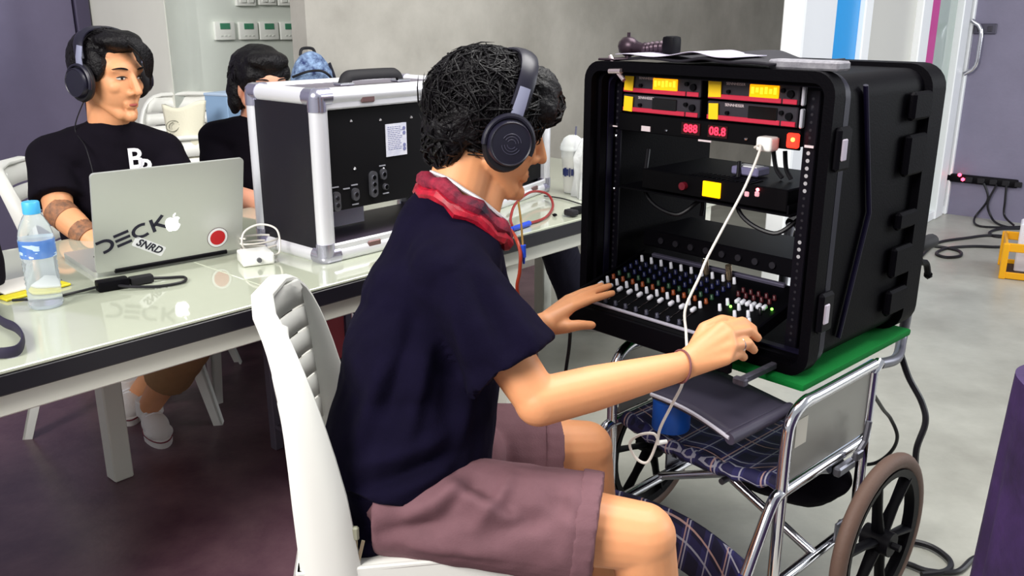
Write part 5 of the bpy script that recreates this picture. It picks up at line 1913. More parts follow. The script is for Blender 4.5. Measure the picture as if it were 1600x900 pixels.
nax = (hd_pos - nbase).normalized()
nax = (nax * 0.6 + Vector((-0.05, 0, 0.6))).normalized()
nc = nbase + Vector((0.022, 0.005, 0.012))
MB().tube([OINV @ p for p in neck_ring(nc + nax * 0.014, nax, 0.072, -0.036)], [0.018 + 0.003 * math.sin(1.9 * i) for i in range(28)], seg=10, closed=True, sx=0.85, sy=1.15).build('scarf', M_SCARF, op)
sc2 = MB().tube([OINV @ p for p in neck_ring(nc - nax * 0.006, nax, 0.082, -0.038, wob=0.005)], [0.0115 + 0.003 * math.sin(2.7 * i) for i in range(28)], seg=8, closed=True).build('scarf_hem', mat('red_satin', srgb(196, 28, 52), 0.4, col2=srgb(120, 14, 34), vscale=60), op)
MB().tube([OINV @ p for p in neck_ring(nc + nax * 0.030 + Vector((0.006, 0, 0)), nax, 0.0655, -0.034, wob=0.001)], 0.0085, seg=8, closed=True, sx=0.5, sy=1.3).build('white_collar', M_LINE, op)
# hair
H = [ell(HM, (-0.022, 0, 0.050), (0.112, 0.094, 0.096)), ell(HM, (-0.078, 0, -0.012), (0.048, 0.076, 0.064)), ell(HM, (-0.070, 0, -0.050), (0.036, 0.060, 0.040)),
     ell(HM, (0.058, 0, 0.092), (0.058, 0.075, 0.048)), ell(HM, (0.094, 0.0, 0.070), (0.030, 0.060, 0.034)),
     ell(HM, (-0.025, 0.062, 0.030), (0.075, 0.03, 0.06)), ell(HM, (-0.040, -0.062, 0.022), (0.062, 0.028, 0.058)), ell(HM, (0.06, -0.05, 0.068), (0.040, 0.030, 0.036))]
me = blob(H, 0.006, 3)
folds(me, [], 0.006, 55, 21)
folds(me, [], 0.003, 140, 22)
hair = child('hair', me, M_HAIR)
IH = OINV @ HM
c_ok = lambda p, v: (p.z > 0.02 or p.x < -0.05) and not (p.x > 0.05 and p.z < 0.055) and p.z > -0.075
o = locks(HM, hair, 1700, (-0.020, 0, 0.046), (0.115, 0.097, 0.102), 0.085, 11, cond=c_ok, r=0.0023, lift=0.2, droop=0.7, curl=0.9)
o = locks(HM, hair, 110, (0.062, 0, 0.075), (0.064, 0.072, 0.046), 0.055, 12, droop=0.9, cond=lambda p, v: p.x > 0.05)
o = locks(HM, hair, 160, (-0.075, 0, -0.020), (0.052, 0.076, 0.078), 0.034, 13, droop=0.8, cond=lambda p, v: p.x < -0.06)
# bracelet, watch strap, ring
fa = (wrR - elR).normalized()


def band(c, ax, r, rt, n=24, asp=1.0):
    ax = Vector(ax).normalized()
    u = ax.orthogonal().normalized()
    v = ax.cross(u)
    return [OINV @ (Vector(c) + u * (r * math.cos(2 * PI * i / n)) + v * (r * asp * math.sin(2 * PI * i / n))) for i in range(n)]


MB().tube(band(wrR - fa * 0.004, fa + Vector((0, 0.0, -0.25)), 0.0305, 0.002), 0.0022, seg=6, closed=True).build('bracelet', mat('brown_cord', srgb(120, 72, 72), 0.7), op)
MB().tube(band(wrL - (wrL - elL).normalized() * 0.012, wrL - elL, 0.0285, 0.002), 0.005, seg=6, closed=True).build('bracelet', mat('dark_brown_cord', srgb(64, 46, 36), 0.7), op)
MB().tube(band(W(1157, 539, 1.597), W(1170, 536, 1.61) - W(1146, 541, 1.58), 0.0118, 0.002, 16), 0.0016, seg=6, closed=True).build('finger_ring', M_CHROME, op)
headphones(HM, 'large black over-ear headphones on the man at the mixer', 'big', 1.04)
# key bunch hanging at his hip
kp = W(553, 838, 1.34)
ky = empty('key_bunch', kp, 0, 'small bunch of keys clipped at the hip of the seated man', 'keys')
MB().box((0, 0, 0.006), (0.018, 0.010, 0.026), bev=0.003).build('clip', mat('grey_green_clip', srgb(150, 150, 130), 0.5), ky, False)
for i, a in enumerate((-0.35, 0.05, 0.25)):
    MB().box((a * 0.04, 0, -0.030), (0.006, 0.002, 0.046), rot=Matrix.Rotation(a, 3, 'Y'), bev=0.0006).build('key', mat('brass_steel', srgb(176, 168, 140), 0.3, metal=0.8), ky, False)

# ------------------------------------------------------------------ generic seated person


def seated(root_loc, label, pel, bel, chs, nb, HMx, sR, eR, wR, sL, eL, wL, hR, kR, aR, hL, kL, aL, skin, shirt, trouser, tlen, sleeve, hand_dirs, voxel=0.005, bare=True):
    root = empty('person', root_loc, 0, label, 'person')
    inv = Matrix.Translation(-Vector(root_loc))

    def ch(name, me, m, par=None):
        o = put(name, me, m, par or root)
        if par is None:
            o.matrix_parent_inverse = inv
        return o
    q = lambda x, y, z: HMx @ Vector((x, y, z))
    P = head_prims(HMx)
    P += [cone(q(-0.022, 0, -0.05), 0.053, nb + Vector((0, 0, 0.01)), 0.058), cone(q(0.015, 0, -0.07), 0.042, nb, 0.055), cone(nb, 0.06, chs, 0.10), cone(chs, 0.105, bel, 0.10), cone(bel, 0.10, pel, 0.11)]
    for s, e, w in ((sR, eR, wR), (sL, eL, wL)):
        P += [cone(nb + Vector((0, 0, -0.03)), 0.050, s, 0.046), cone(s, 0.048, e, 0.040), cone(e, 0.042, e.lerp(w, 0.35), 0.040), cone(e.lerp(w, 0.35), 0.040, w, 0.027)]
    for h, k_, a in ((hR, kR, aR), (hL, kL, aL)):
        P += [cone(h, 0.08, k_, 0.058), cone(k_, 0.055, k_.lerp(a, 0.3), 0.053), cone(k_.lerp(a, 0.3), 0.053, a, 0.036)]
    for (w, d, n, t) in ((wR,) + hand_dirs[0], (wL,) + hand_dirs[1]):
        P += gen_hand(w, d, n, t)
    ch('body', blob(P, voxel * 0.85, 5), skin)
    S = [cone(nb + Vector((0, 0, -0.022)), 0.080, chs, 0.125), cone(chs, 0.13, bel, 0.12), flat(chs.lerp(bel, 0.5), 0.14, pel + Vector((0, 0, -0.02)), 0.15),
         cone(nb + Vector((0, 0, -0.030)), 0.074, sR, 0.064), cone(nb + Vector((0, 0, -0.030)), 0.074, sL, 0.064), cone(sR, 0.06, chs, 0.11), cone(sL, 0.06, chs, 0.11)]
    for s, e in ((sR, eR), (sL, eL)):
        S.append(flat(s + (s - e).normalized() * 0.02, 0.060, s.lerp(e, sleeve), 0.072))
    me = blob(S, 0.007, 7)
    folds(me, [], 0.003, 30, 31)
    ch('t_shirt', me, shirt)
    tr = [ell(Matrix.Translation(pel + Vector((0, 0, -0.01))), (0, 0, 0), (0.14, 0.15, 0.09))]
    for h, k_, a in ((hR, kR, aR), (hL, kL, aL)):
        tr += [cone(h, 0.095, k_, 0.078)]
        if tlen > 0:
            tr += [flat(k_, 0.080, k_.lerp(a, tlen), 0.078)]
    me = blob(tr, 0.007, 6)
    folds(me, [], 0.003, 30, 33)
    ch('trousers', me, trouser)
    return root, inv


def shoe(ankle, d, root, inv, name='shoe'):
    """canvas sneaker; d points along the toe"""
    d = Vector((d[0], d[1], 0)).normalized()
    s = Vector((-d.y, d.x, 0))
    a = Vector((ankle.x, ankle.y, 0))
    C = Matrix(((d.x, s.x, 0, a.x), (d.y, s.y, 0, a.y), (0, 0, 1, 0), (0, 0, 0, 1)))
    P = [ell(C, (-0.02, 0, 0.05), (0.045, 0.036, 0.042)), ell(C, (0.06, 0, 0.040), (0.085, 0.042, 0.034)), ell(C, (0.115, 0, 0.034), (0.050, 0.043, 0.026)), flat(C @ Vector((-0.012, 0, 0.05)), 0.044, C @ Vector((-0.012, 0, 0.105)), 0.042)]
    up_ = put('shoe', blob(P, 0.004, 4), mat('white_canvas', srgb(220, 214, 210), 0.8, bump=0.2, bscale=200), root)
    up_.matrix_parent_inverse = inv
    outl = [(0.06 + 0.118 * math.cos(t), (0.044 if math.cos(t) > 0 else 0.040) * math.sin(t) * (1 - 0.10 * (math.cos(t) < -0.2))) for t in np.linspace(0, 2 * PI, 28, endpoint=False)]
    MB().prism(outl, 0.026, C @ Matrix.Translation((0, 0, 0.0))).build('sole', mat('white_rubber_sole', srgb(226, 220, 216), 0.6), up_)
    MB().tube([C @ Vector((x * 1.008 - 0.0005, y * 1.015, 0.022)) for x, y in outl], 0.0022, seg=5, closed=True).build('sole_stripe', mat('maroon_rubber', srgb(120, 30, 50), 0.6), up_)
    lc_ = MB()
    for i in range(4):
        x = 0.030 + i * 0.017
        lc_.tube([C @ Vector((x, -0.024, 0.070 - i * 0.004)), C @ Vector((x + 0.004, 0, 0.080 - i * 0.005)), C @ Vector((x, 0.024, 0.070 - i * 0.004))], 0.0028, seg=5)
    lc_.build('laces', M_LINE, up_)
    return up_


# ------------------------------------------------------------------ man at the laptop
hp2 = W(172, 122, 2.62)
f2 = Vector((math.cos(math.radians(-27)), math.sin(math.radians(-27)), -0.10)).normalized()
HM2 = frame(hp2, f2, (0.04, 0.0, 1))
nb2 = W(172, 205, 2.64)
ch2 = W(172, 300, 2.68)
be2 = W(160, 390, 2.76)
pe2 = Vector((-1.30, 2.88, 0.50))
sR2, eR2, wR2 = W(78, 246, 2.60), W(92, 330, 2.50), W(158, 388, 2.42)
sL2, eL2, wL2 = W(255, 240, 2.72), W(300, 330, 2.66), W(280, 400, 2.50)
hR2, kR2, aR2 = pe2 + Vector((0.02, -0.09, -0.01)), W(300, 522, 2.55), W(234, 634, 2.74)
hL2, kL2, aL2 = pe2 + Vector((0.05, 0.09, -0.01)), W(318, 495, 2.80), W(206, 630, 2.92)
man2, inv2 = seated((pe2.x, pe2.y, 0), 'person in black shirt with white letters seated behind the silver laptop', pe2, be2, ch2, nb2, HM2, sR2, eR2, wR2, sL2, eL2, wL2, hR2, kR2, aR2, hL2, kL2, aL2,
                    M_SKIN2, M_BLACKCLOTH, M_KHAKI, 0.55, 0.78, ((wR2 - eR2, (0, 0, 1), (0, -1, 0)), (wL2 - eL2, (0, 0, 1), (-1, 0, 0))), 0.0045)
face_parts(inv2 @ HM2, man2)
shoe(aR2, (0.55, -0.85), man2, inv2)
shoe(aL2, (0.35, -0.95), man2, inv2)
# tattoo bands on the forearm
M_TAT = mat('faded_tattoo_ink', srgb(96, 74, 62), 0.6, col2=srgb(166, 112, 78), vscale=70)
fa2 = (wR2 - eR2).normalized()
for t, r_, hgt in ((0.10, 0.0435, 0.024), (0.62, 0.037, 0.022)):
    c_ = eR2.lerp(wR2, t)
    MB().cyl(inv2 @ (c_ - fa2 * hgt), inv2 @ (c_ + fa2 * hgt), r_, r_ * 0.97, seg=24, caps=False).build('tattoo', M_TAT, man2)
# shirt letters B R on the chest
lp_ = W(221, 258, 2.535)
lf = frame(lp_, Vector((0.50, -0.86, 0.0)))
for s_, dx, dz in (('B', -0.014, 0.018), ('R', 0.012, -0.014)):
    mm = inv2 @ lf @ Matrix.Translation((0.004, dx, dz)) @ Matrix(((0, 0, 1, 0), (1, 0, 0, 0), (0, 1, 0, 0), (0, 0, 0, 1)))
    tm = text_mb(s_, 0.080, 0.0015, mm, bold=0.0012)
    tag(tm.build('shirt_letter', mat('bright_white_print', srgb(244, 242, 250), 0.5), man2, False), 'white letter ' + s_)
# hair with a long side fringe
H = [ell(HM2, (-0.032, 0, 0.050), (0.100, 0.088, 0.088)), ell(HM2, (-0.062, 0, 0.0), (0.055, 0.078, 0.075)), ell(HM2, (0.040, -0.002, 0.108), (0.058, 0.070, 0.030)),
     ell(HM2, (0.000, -0.066, 0.040), (0.055, 0.022, 0.05)), ell(HM2, (0.0, 0.066, 0.035), (0.050, 0.020, 0.05))]
me = blob(H, 0.006, 3)
folds(me, [], 0.003, 60, 41)
hair2 = put('hair', me, M_HAIR, man2)
hair2.matrix_parent_inverse = inv2
fr = MB()
rnd = random.Random(5)
for i in range(190):
    u = rnd.uniform(0, 1)
    w_ = rnd.uniform(-0.006, 0.006)
    a = Vector((0.000 + 0.045 * u, -0.046 + 0.03 * u, 0.128 - 0.006 * u + w_))
    m = Vector((0.080 + 0.012 * u, -0.022 + 0.040 * u, 0.118 - 0.008 * u + w_))
    m2 = Vector((0.114 - 0.004 * u, 0.012 + 0.040 * u, 0.078 - 0.006 * u + w_))
    e = Vector((0.108 - 0.022 * u, 0.030 + 0.040 * u, 0.034 - 0.014 * u + rnd.uniform(-0.016, 0.010)))
    fr.tube([HM2 @ x for x in catmull([a, m, m2, e], 4)], [0.004, 0.0046, 0.005, 0.005, 0.005, 0.0048, 0.0046, 0.0042, 0.0038, 0.0034, 0.003, 0.002, 0.0008], seg=4)
o = fr.build('fringe', M_HAIR, hair2)
locks(HM2, hair2, 260, (-0.018, 0, 0.050), (0.108, 0.086, 0.090), 0.050, 15, droop=0.9, curl=0.15, cond=lambda p, v: (p.z > 0.02 or p.x < -0.06) and p.x < 0.03)
headphones(HM2, 'black headphones worn by the man behind the laptop', 'plain', 1.0, 0.045)
MB().tube([inv2 @ x for x in catmull([q_ for q_ in (HM2 @ Vector((0.0, -0.085, -0.05)), nb2 + Vector((-0.075, -0.055, 0.015)), nb2 + Vector((-0.03, -0.10, -0.035)), nb2 + Vector((0.0, -0.14, -0.13)), W(140, 300, 2.51))], 6)], 0.0018, seg=5).build('headphone_wire', M_CABLE, man2)

# ------------------------------------------------------------------ woman behind the silver case
hp3 = W(408, 135, 3.06)
f3 = Vector((math.cos(math.radians(-50)), math.sin(math.radians(-50)), -0.12)).normalized()
HM3 = frame(hp3, f3)
nb3 = W(402, 196, 3.10)
ch3, be3 = W(400, 270, 3.16), W(392, 340, 3.22)
pe3 = Vector((-1.00, 3.30, 0.49))
sR3, eR3, wR3 = W(338, 218, 3.12), W(350, 305, 3.02), W(420, 318, 2.84)
sL3, eL3, wL3 = W(468, 215, 3.20), W(480, 300, 3.15), W(455, 330, 2.90)
hR3, hL3 = pe3 + Vector((-0.05, -0.07, -0.01)), pe3 + Vector((0.06, 0.07, -0.01))
dk3 = Vector((0.742, -0.67, 0))
kR3, kL3 = hR3 + dk3 * 0.40, hL3 + dk3 * 0.40
aR3, aL3 = kR3 + dk3 * 0.02 + Vector((0, 0, -0.40)), kL3 + dk3 * 0.02 + Vector((0, 0, -0.40))
wom, inv3 = seated((pe3.x, pe3.y, 0), 'person with short dark hair in black top half hidden behind the flight case', pe3, be3, ch3, nb3, HM3, sR3, eR3, wR3, sL3, eL3, wL3, hR3, kR3, aR3, hL3, kL3, aL3,
                   M_SKIN3, M_BLACKCLOTH, M_BLACKCLOTH, 0.95, 0.85, ((wR3 - eR3, (0, 0, 1), (0, -1, 0)), (wL3 - eL3, (0, 0, 1), (-1, 0, 0))), 0.006)
face_parts(inv3 @ HM3, wom)
H = [ell(HM3, (-0.018, 0, 0.046), (0.108, 0.092, 0.092)), ell(HM3, (-0.055, 0, -0.02), (0.060, 0.088, 0.08)), ell(HM3, (-0.034, -0.080, -0.025), (0.036, 0.024, 0.070)), ell(HM3, (-0.015, 0.080, -0.025), (0.040, 0.026, 0.070)),
     ell(HM3, (0.052, 0.0, 0.092), (0.050, 0.076, 0.032)), ell(HM3, (0.035, -0.062, 0.055), (0.040, 0.020, 0.04)), ell(HM3, (0.035, 0.062, 0.055), (0.040, 0.020, 0.04))]
me = blob(H, 0.006, 3)
folds(me, [], 0.004, 60, 51)
hair3 = put('hair', me, M_HAIR, wom)
hair3.matrix_parent_inverse = inv3
locks(HM3, hair3, 260, (-0.022, 0, 0.020), (0.106, 0.098, 0.112), 0.045, 17, droop=0.9, curl=0.3, cond=lambda p, v: (p.z > 0.06 or p.x < 0.0) and p.z > -0.09)

# ------------------------------------------------------------------ person whose dark trousers show under the table
pe4 = TN(1.84, 1.04, 0.49)
dk4 = (-N * 0.92 + T * 0.36).normalized()
be4, ch4, nb4 = pe4 + dk4 * 0.02 + Vector((0, 0, 0.14)), pe4 + dk4 * 0.12 + Vector((0, 0, 0.28)), pe4 + dk4 * 0.20 + Vector((0, 0, 0.38))
hp4 = pe4 + dk4 * 0.30 + Vector((0, 0, 0.46))
HM4 = frame(hp4, (dk4 + Vector((0, 0, -0.9))).normalized())
t4 = T
hpr4 = pe4 + Vector((0, 0, 0.13))
sR4, sL4 = nb4 - t4 * 0.15 + Vector((0, 0, -0.06)), nb4 + t4 * 0.13 + Vector((0, 0, -0.06))
eR4, eL4 = sR4 - dk4 * 0.12 - t4 * 0.05 + Vector((0, 0, -0.17)), sL4 - dk4 * 0.12 + t4 * 0.03 + Vector((0, 0, -0.17))
wR4, wL4 = hpr4 - t4 * 0.08 + dk4 * 0.10, hpr4 + t4 * 0.08 + dk4 * 0.10
hR4, hL4 = pe4 - t4 * 0.08, pe4 + t4 * 0.08
kR4, kL4 = hR4 + dk4 * 0.42 - t4 * 0.02, hL4 + dk4 * 0.42 + t4 * 0.14
kR4.z = kL4.z = 0.50
aR4, aL4 = kR4 + Vector((0, 0, -0.42)) - t4 * 0.12 - dk4 * 0.02, kL4 + Vector((0, 0, -0.42)) + t4 * 0.22
p4, inv4 = seated((pe4.x, pe4.y, 0), 'person bent down behind the cases, dark trouser legs showing under the table', pe4, be4, ch4, nb4, HM4, sR4, eR4, wR4, sL4, eL4, wL4, hR4, kR4, aR4, hL4, kL4, aL4,
                  M_SKIN2, M_BLACKCLOTH, mat('dark_navy_denim', srgb(20, 17, 40), 0.9, bump=0.1, bscale=250), 0.92, 0.8, ((dk4, (0, 0, 1), t4), (dk4, (0, 0, 1), -t4)), 0.008)
H = [ell(HM4, (-0.020, 0, 0.040), (0.104, 0.088, 0.090)), ell(HM4, (-0.055, 0, -0.02), (0.055, 0.080, 0.075))]
hair4 = put('hair', blob(H, 0.008, 3), M_HAIR, p4)
hair4.matrix_parent_inverse = inv4
for a_ in (aR4, aL4):
    shoe(a_, dk4, p4, inv4)
plastic_chair((pe4.x - dk4.x * 0.03, pe4.y - dk4.y * 0.03), math.atan2(dk4.y, dk4.x) - PI / 2, 'white plastic chair behind the second flight case')

# ================================================================== THINGS AT THE BACK
# cloth bag hung over the stacked chair
cb = W(285, 205, 3.60)


def cloth_fn(u, v):
    px = 252 + (322 - 252) * u * (1 - 0.35 * v) + 18 * v
    py = 163 + 92 * v + 6 * math.sin(5 * u)
    p = W(px, py, 3.62 - 0.03 * math.sin(PI * u) - 0.02 * v)
    return p - cb


tb = empty('tote_bag', cb, 0, 'cream cloth bag hung over the back of the topmost stacked chair', 'bag')
o = MB().grid(cloth_fn, 16, 14).build('bag_cloth', mat('cream_canvas', srgb(226, 222, 200), 0.85, bump=0.1, bscale=120), tb)
solid(o, 0.02, -1)
pr = W(270, 197, 3.585) - cb
prm = Matrix.Translation(pr) @ Matrix.Rotation(math.radians(8), 4, 'Z') @ RX90 @ Matrix.Rotation(0.4, 4, 'Z')
mk = MB()
for a0, a1, r_ in ((10, 350, 0.026), (60, 200, 0.015)):
    mk.tube([prm @ Vector((r_ * math.cos(math.radians(a)), r_ * 0.8 * math.sin(math.radians(a)), 0)) for a in np.linspace(a0, a1, 20)], 0.0016, seg=5)
mk.tube([prm @ Vector(x) for x in ((-0.02, -0.02, 0), (-0.034, -0.034, 0), (-0.03, -0.045, 0))], 0.002, seg=5)
mk.build('print', mat('grey_green_print', srgb(120, 120, 104), 0.7), tb)

# cabinet with blue patterned backpack
bpk = W(486, 120, 3.56)
cbp = empty('low_cabinet', (bpk.x, bpk.y + 0.02, 0), RT, 'low grey cabinet hidden behind the silver case', 'cabinet')
MB().box((0, 0, 0.40), (0.30, 0.26, 0.80), bev=0.006).build('carcass', mat('grey_cabinet', srgb(150, 150, 150), 0.5), cbp, False)
dr = MB().box((0, -0.135, 0.40), (0.28, 0.012, 0.74), bev=0.003).build('cabinet_door', mat('grey_cabinet', srgb(150, 150, 150), 0.5), cbp, False)
MB().tube([(0.11, -0.142, 0.46), (0.11, -0.16, 0.47), (0.11, -0.16, 0.53), (0.11, -0.142, 0.54)], 0.005).build('handle', M_CHROME, dr)
M_BPAT = mat('blue_floral_fabric', srgb(150, 178, 214), 0.8, col2=srgb(30, 44, 92), vscale=42, bump=0.1, bscale=100)
bk = empty('backpack', (bpk.x, bpk.y + 0.02, 0.80), RT - 0.4, 'blue patterned backpack standing on the cabinet behind the silver case', 'backpack')
me = blob([ell(Matrix.Identity(4), (0, 0, 0.24), (0.088, 0.075, 0.155)), flat((0, 0, 0.003), 0.075, (0, 0, 0.20), 0.085, 0.85, (0, 1, 0)), ell(Matrix.Identity(4), (0, -0.06, 0.13), (0.070, 0.045, 0.09))], 0.007, 4)
folds(me, [], 0.003, 40, 61)
put('pack_body', me, M_BPAT, bk)
MB().tube(catmull([(-0.085, -0.045, 0.30), (-0.03, -0.085, 0.322), (0.03, -0.082, 0.318), (0.075, -0.05, 0.27), (0.085, -0.03, 0.20)], 6), 0.005).build('zip', M_CABLE, bk)
MB().tube(catmull([(-0.03, 0.05, 0.375), (-0.02, 0.055, 0.40), (0.02, 0.055, 0.40), (0.03, 0.05, 0.375)], 6), 0.006).build('grab_loop', M_CABLE, bk)
MB().tube(catmull([(0.075, 0.03, 0.34), (0.105, 0.06, 0.25), (0.10, 0.07, 0.12), (0.07, 0.05, 0.04)], 6), 0.016, sx=1, sy=0.4).build('shoulder_strap', mat('dark_navy_webbing', srgb(22, 22, 40), 0.7), bk)
# pale blue carton behind the woman's shoulder
pbx = W(357, 172, 3.82)
st2 = empty('side_cabinet', (pbx.x, pbx.y, 0), RT, 'low grey cabinet behind the seated woman', 'cabinet')
MB().box((0, 0, 0.44), (0.24, 0.22, 0.88), bev=0.006).build('carcass', mat('grey_cabinet', srgb(150, 150, 150), 0.5), st2, False)
MB().box((0, -0.114, 0.44), (0.22, 0.010, 0.82), bev=0.003).build('cabinet_door', mat('grey_cabinet', srgb(150, 150, 150), 0.5), st2, False)
cbx = empty('pale_blue_box', (pbx.x, pbx.y, 0.88), RT + 0.3, "pale blue box behind the woman's shoulder", 'box')
MB().box((0, 0, 0.065), (0.14, 0.12, 0.13), bev=0.003).build('carton', mat('pale_blue_card', srgb(140, 170, 204), 0.6), cbx, False)
MB().box((0, 0, 0.1325), (0.146, 0.126, 0.012), bev=0.003).build('box_lid', mat('paler_blue_card', srgb(176, 196, 220), 0.6), cbx, False)

# ================================================================== RIGHT SIDE
# power strip on the grey wall with cords
ps = RW(1532, 281, 0.02)
pw = empty('power_strip', ps, RZ, 'black power strip with two red lights on the grey wall', 'power strip')
xa = (RW(1474, 279) - RW(1532, 281)).dot(RD)
xb = (RW(1592, 286) - RW(1532, 281)).dot(RD)
MB().box(((xa + xb) / 2, 0, 0), (xb - xa, 0.04, 0.055), bev=0.012, seg=2).build('housing', M_BLACK, pw)
for px, py in ((1502, 272), (1507, 279)):
    p = RW(px, py, 0.045) - ps
    MB().ball((p.dot(RD), -0.024, p.z), 0.014, sub=1).build('indicator_lamp', mat('red_lamp', srgb(255, 40, 60), 0.3, emis=6.0, emcol=(1.0, 0.05, 0.10)), pw)
for k in range(5):
    MB().box((xa + 0.17 + k * 0.075, -0.024, 0.0), (0.045, 0.012, 0.036), bev=0.004).build('plug', M_RUBBER, pw)
gl = lambda px, py: Z(px, py, 0.008)
cable('extension_cable', [RW(1540, 285, 0.05), RW(1546, 310, 0.05), RW(1526, 338, 0.05), gl(1527, 352), gl(1556, 355), gl(1600, 354)], 0.007, M_CABLE, 'black cord bending left below the power strip to the floor', group='cords below the power strip')
cable('extension_cable', [RW(1560, 287, 0.05), RW(1546, 316, 0.05), RW(1552, 338, 0.05), gl(1560, 350), gl(1580, 356)], 0.007, M_CABLE, 'black cord crossing the middle below the power strip', group='cords below the power strip')
cable('extension_cable', [RW(1575, 288, 0.05), RW(1573, 312, 0.05), RW(1572, 335, 0.05), gl(1584, 352)], 0.007, M_CABLE, 'black cord hanging straight below the right of the power strip', group='cords below the power strip')
cable('floor_cable', [gl(1436, 404), gl(1452, 388), gl(1470, 378), gl(1510, 372), gl(1548, 368), gl(1600, 372)], 0.009, M_CABLE, 'black floor cable running from the rack past the door, farther one', group='floor cables by the door')
cable('floor_cable', [gl(1600, 384), gl(1560, 386), gl(1520, 385), gl(1480, 388), gl(1463, 396), gl(1478, 402), gl(1500, 400), gl(1498, 392), gl(1470, 386), gl(1445, 384)], 0.009, M_CABLE, 'black floor cable with a small loop in front of the door', group='floor cables by the door')
cable('floor_cable', [gl(1600, 357), gl(1562, 358), gl(1546, 364), gl(1560, 370), gl(1600, 368)], 0.009, M_CABLE, 'black floor cable curling behind the yellow crate', group='floor cables by the door')
# yellow crate with a white box
yc = Z(1600, 428, 0)
cr = empty('yellow_crate', (yc.x, yc.y, 0), RKZ + 0.35, 'bright yellow plastic crate on the floor at the right edge', 'crate')
M_YELLOW = mat('yellow_plastic', srgb(236, 168, 16), 0.4)
cw, cd, chh = 0.22, 0.30, 0.19
for x, y in ((-cw / 2, -cd / 2), (cw / 2, -cd / 2), (-cw / 2, cd / 2), (cw / 2, cd / 2)):
    MB().box((x, y, chh / 2), (0.030, 0.030, chh), bev=0.004).build('corner_post', M_YELLOW, cr, False)
for z, hh in ((0.020, 0.035), (chh - 0.02, 0.045)):
    fb = MB()
    for y in (-cd / 2, cd / 2):
        fb.box((0, y, z), (cw, 0.014, hh), bev=0.003)
    for x in (-cw / 2, cw / 2):
        fb.box((x, 0, z), (0.014, cd, hh), bev=0.003)
    fb.build('side_band', M_YELLOW, cr, False)
MB().box((0, 0, 0.012), (cw - 0.02, cd - 0.02, 0.008)).build('crate_floor', mat('dark_crate_floor', srgb(60, 40, 20), 0.6), cr, False)
MB().cyl((0.02, -cd / 2 - 0.012, 0.10), (0.02, -cd / 2 + 0.01, 0.10), 0.035, seg=18).build('round_boss', M_YELLOW, cr)
wb = empty('white_box', (yc.x + 0.02, yc.y, 0.016), RKZ + 0.30, 'white carton standing in the yellow crate', 'box')
MB().box((0, 0.03, 0.13), (0.14, 0.15, 0.26), bev=0.006).build('carton', mat('white_card', srgb(226, 224, 232), 0.6), wb, False)
MB().box((0.01, -0.046, 0.20), (0.07, 0.002, 0.03)).build('print', mat('dark_print', srgb(70, 64, 90), 0.6), wb, False)

# black cables hanging from the rack at the back
bcp = [W(1408, 555, 1.98), W(1420, 590, 1.97), W(1440, 628, 1.95), W(1446, 660, 1.93), W(1432, 702, 1.92), W(1430, 745, 1.93), W(1424, 790, 1.95)]
bcp += [W(1408, 838, 1.98), Z(1398, 858, 0.010), Z(1418, 846, 0.010), Z(1455, 854, 0.010), Z(1484, 876, 0.010), Z(1478, 892, 0.010), Z(1440, 898, 0.010)]
cable('power_cable', bcp, 0.0075, M_CABLE, 'thick black cable hanging from the back of the rack to the floor', n=8)
cable('power_cable', [RC + RR * 0.356 + RQ * 0.222 + Vector((0, 0, 0.50)), W(1380, 640, 1.96), W(1392, 655, 1.99), W(1402, 682, 2.00), W(1392, 706, 2.02), W(1366, 724, 2.04), W(1330, 726, 2.06)], 0.0045, M_CABLE, 'thin black cable bowing out behind the wheelchair side panel')
cable('power_cable', [Z(1384, 900, 0.009), Z(1410, 880, 0.009), Z(1450, 892, 0.009), Z(1495, 893, 0.009), Z(1522, 872, 0.009), Z(1560, 862, 0.009)], 0.007, M_CABLE, 'black cable on the floor running under the purple cloth')
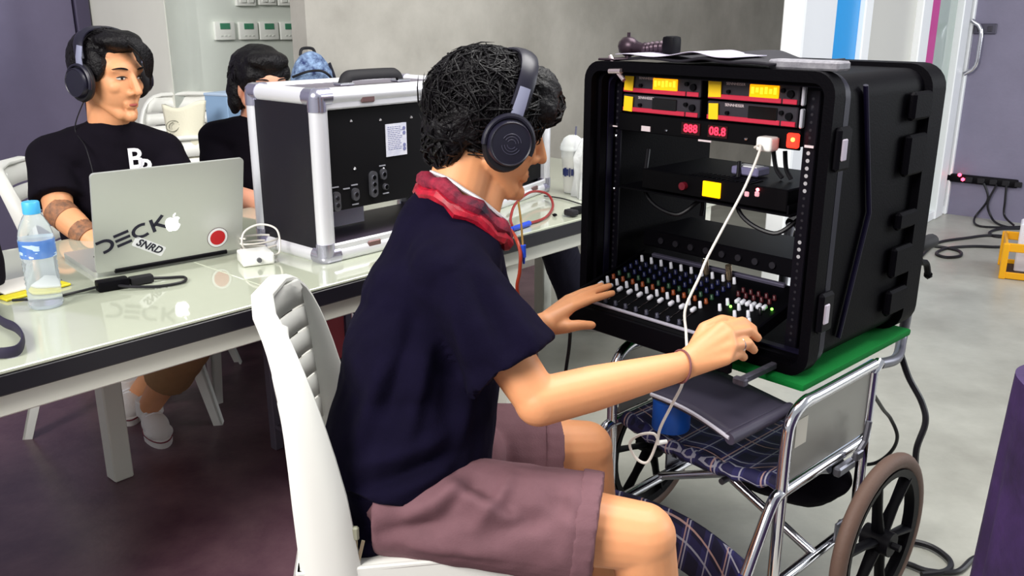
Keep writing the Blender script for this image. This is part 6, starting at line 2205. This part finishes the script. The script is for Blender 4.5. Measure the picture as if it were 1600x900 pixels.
cable('power_cable', [W(891, 520, 2.02), W(889, 545, 2.03), W(884, 580, 2.05), W(880, 620, 2.1), Z(884, 640, 0.01), Z(930, 640, 0.01)], 0.0045, M_CABLE, 'thin black cable hanging below the left hand at the mixer')

# purple draped table at the right edge
M_PURP = mat('dark_purple_cloth', srgb(58, 34, 86), 0.75, col2=srgb(34, 18, 52), vscale=9, bump=0.15, bscale=60)
TX0, TX1, TY0, TY1, TZ = 0.755, 1.70, 0.50, 1.33, 0.80
dt = empty('draped_table', ((TX0 + TX1) / 2, (TY0 + TY1) / 2, 0), 0, 'small table under dark purple cloth at the right edge', 'table')
o_ = Vector(((TX0 + TX1) / 2, (TY0 + TY1) / 2, 0))
MB().box((0, 0, TZ - 0.02), (TX1 - TX0 - 0.16, TY1 - TY0 - 0.16, 0.03)).build('table_top', M_CREAM, dt, False)
for sx in (-1, 1):
    for sy in (-1, 1):
        MB().box((sx * 0.34, sy * 0.29, (TZ - 0.035) / 2), (0.04, 0.04, TZ - 0.035)).build('leg', M_CREAM, dt, False)
per = []
nseg = 160
hx, hy = (TX1 - TX0) / 2, (TY1 - TY0) / 2
for i in range(nseg):
    a = 2 * PI * i / nseg
    c_, s_ = math.cos(a), math.sin(a)
    kx = math.copysign(abs(c_) ** 0.22, c_) * hx
    ky_ = math.copysign(abs(s_) ** 0.22, s_) * hy
    per.append((kx, ky_, a))
rows = 22
vs, fs = [], []
for j in range(rows + 1):
    v = j / rows
    z = TZ + 0.004 - v * (TZ - 0.01)
    for (kx, ky_, a) in per:
        k = 1 + v * 0.03 + (0.020 * v ** 0.8) * math.sin(13 * a + 0.6 * math.sin(3 * v)) + 0.010 * v * math.sin(29 * a + 2 * v)
        vs.append((kx * k, ky_ * k, z))
for j in range(rows):
    for i in range(nseg):
        i2 = (i + 1) % nseg
        fs.append((j * nseg + i, j * nseg + i2, (j + 1) * nseg + i2, (j + 1) * nseg + i))
fs.append(tuple(range(nseg)))
tag(MB().add(vs, fs).build('cloth', M_PURP, dt), 'dark purple draped cloth')
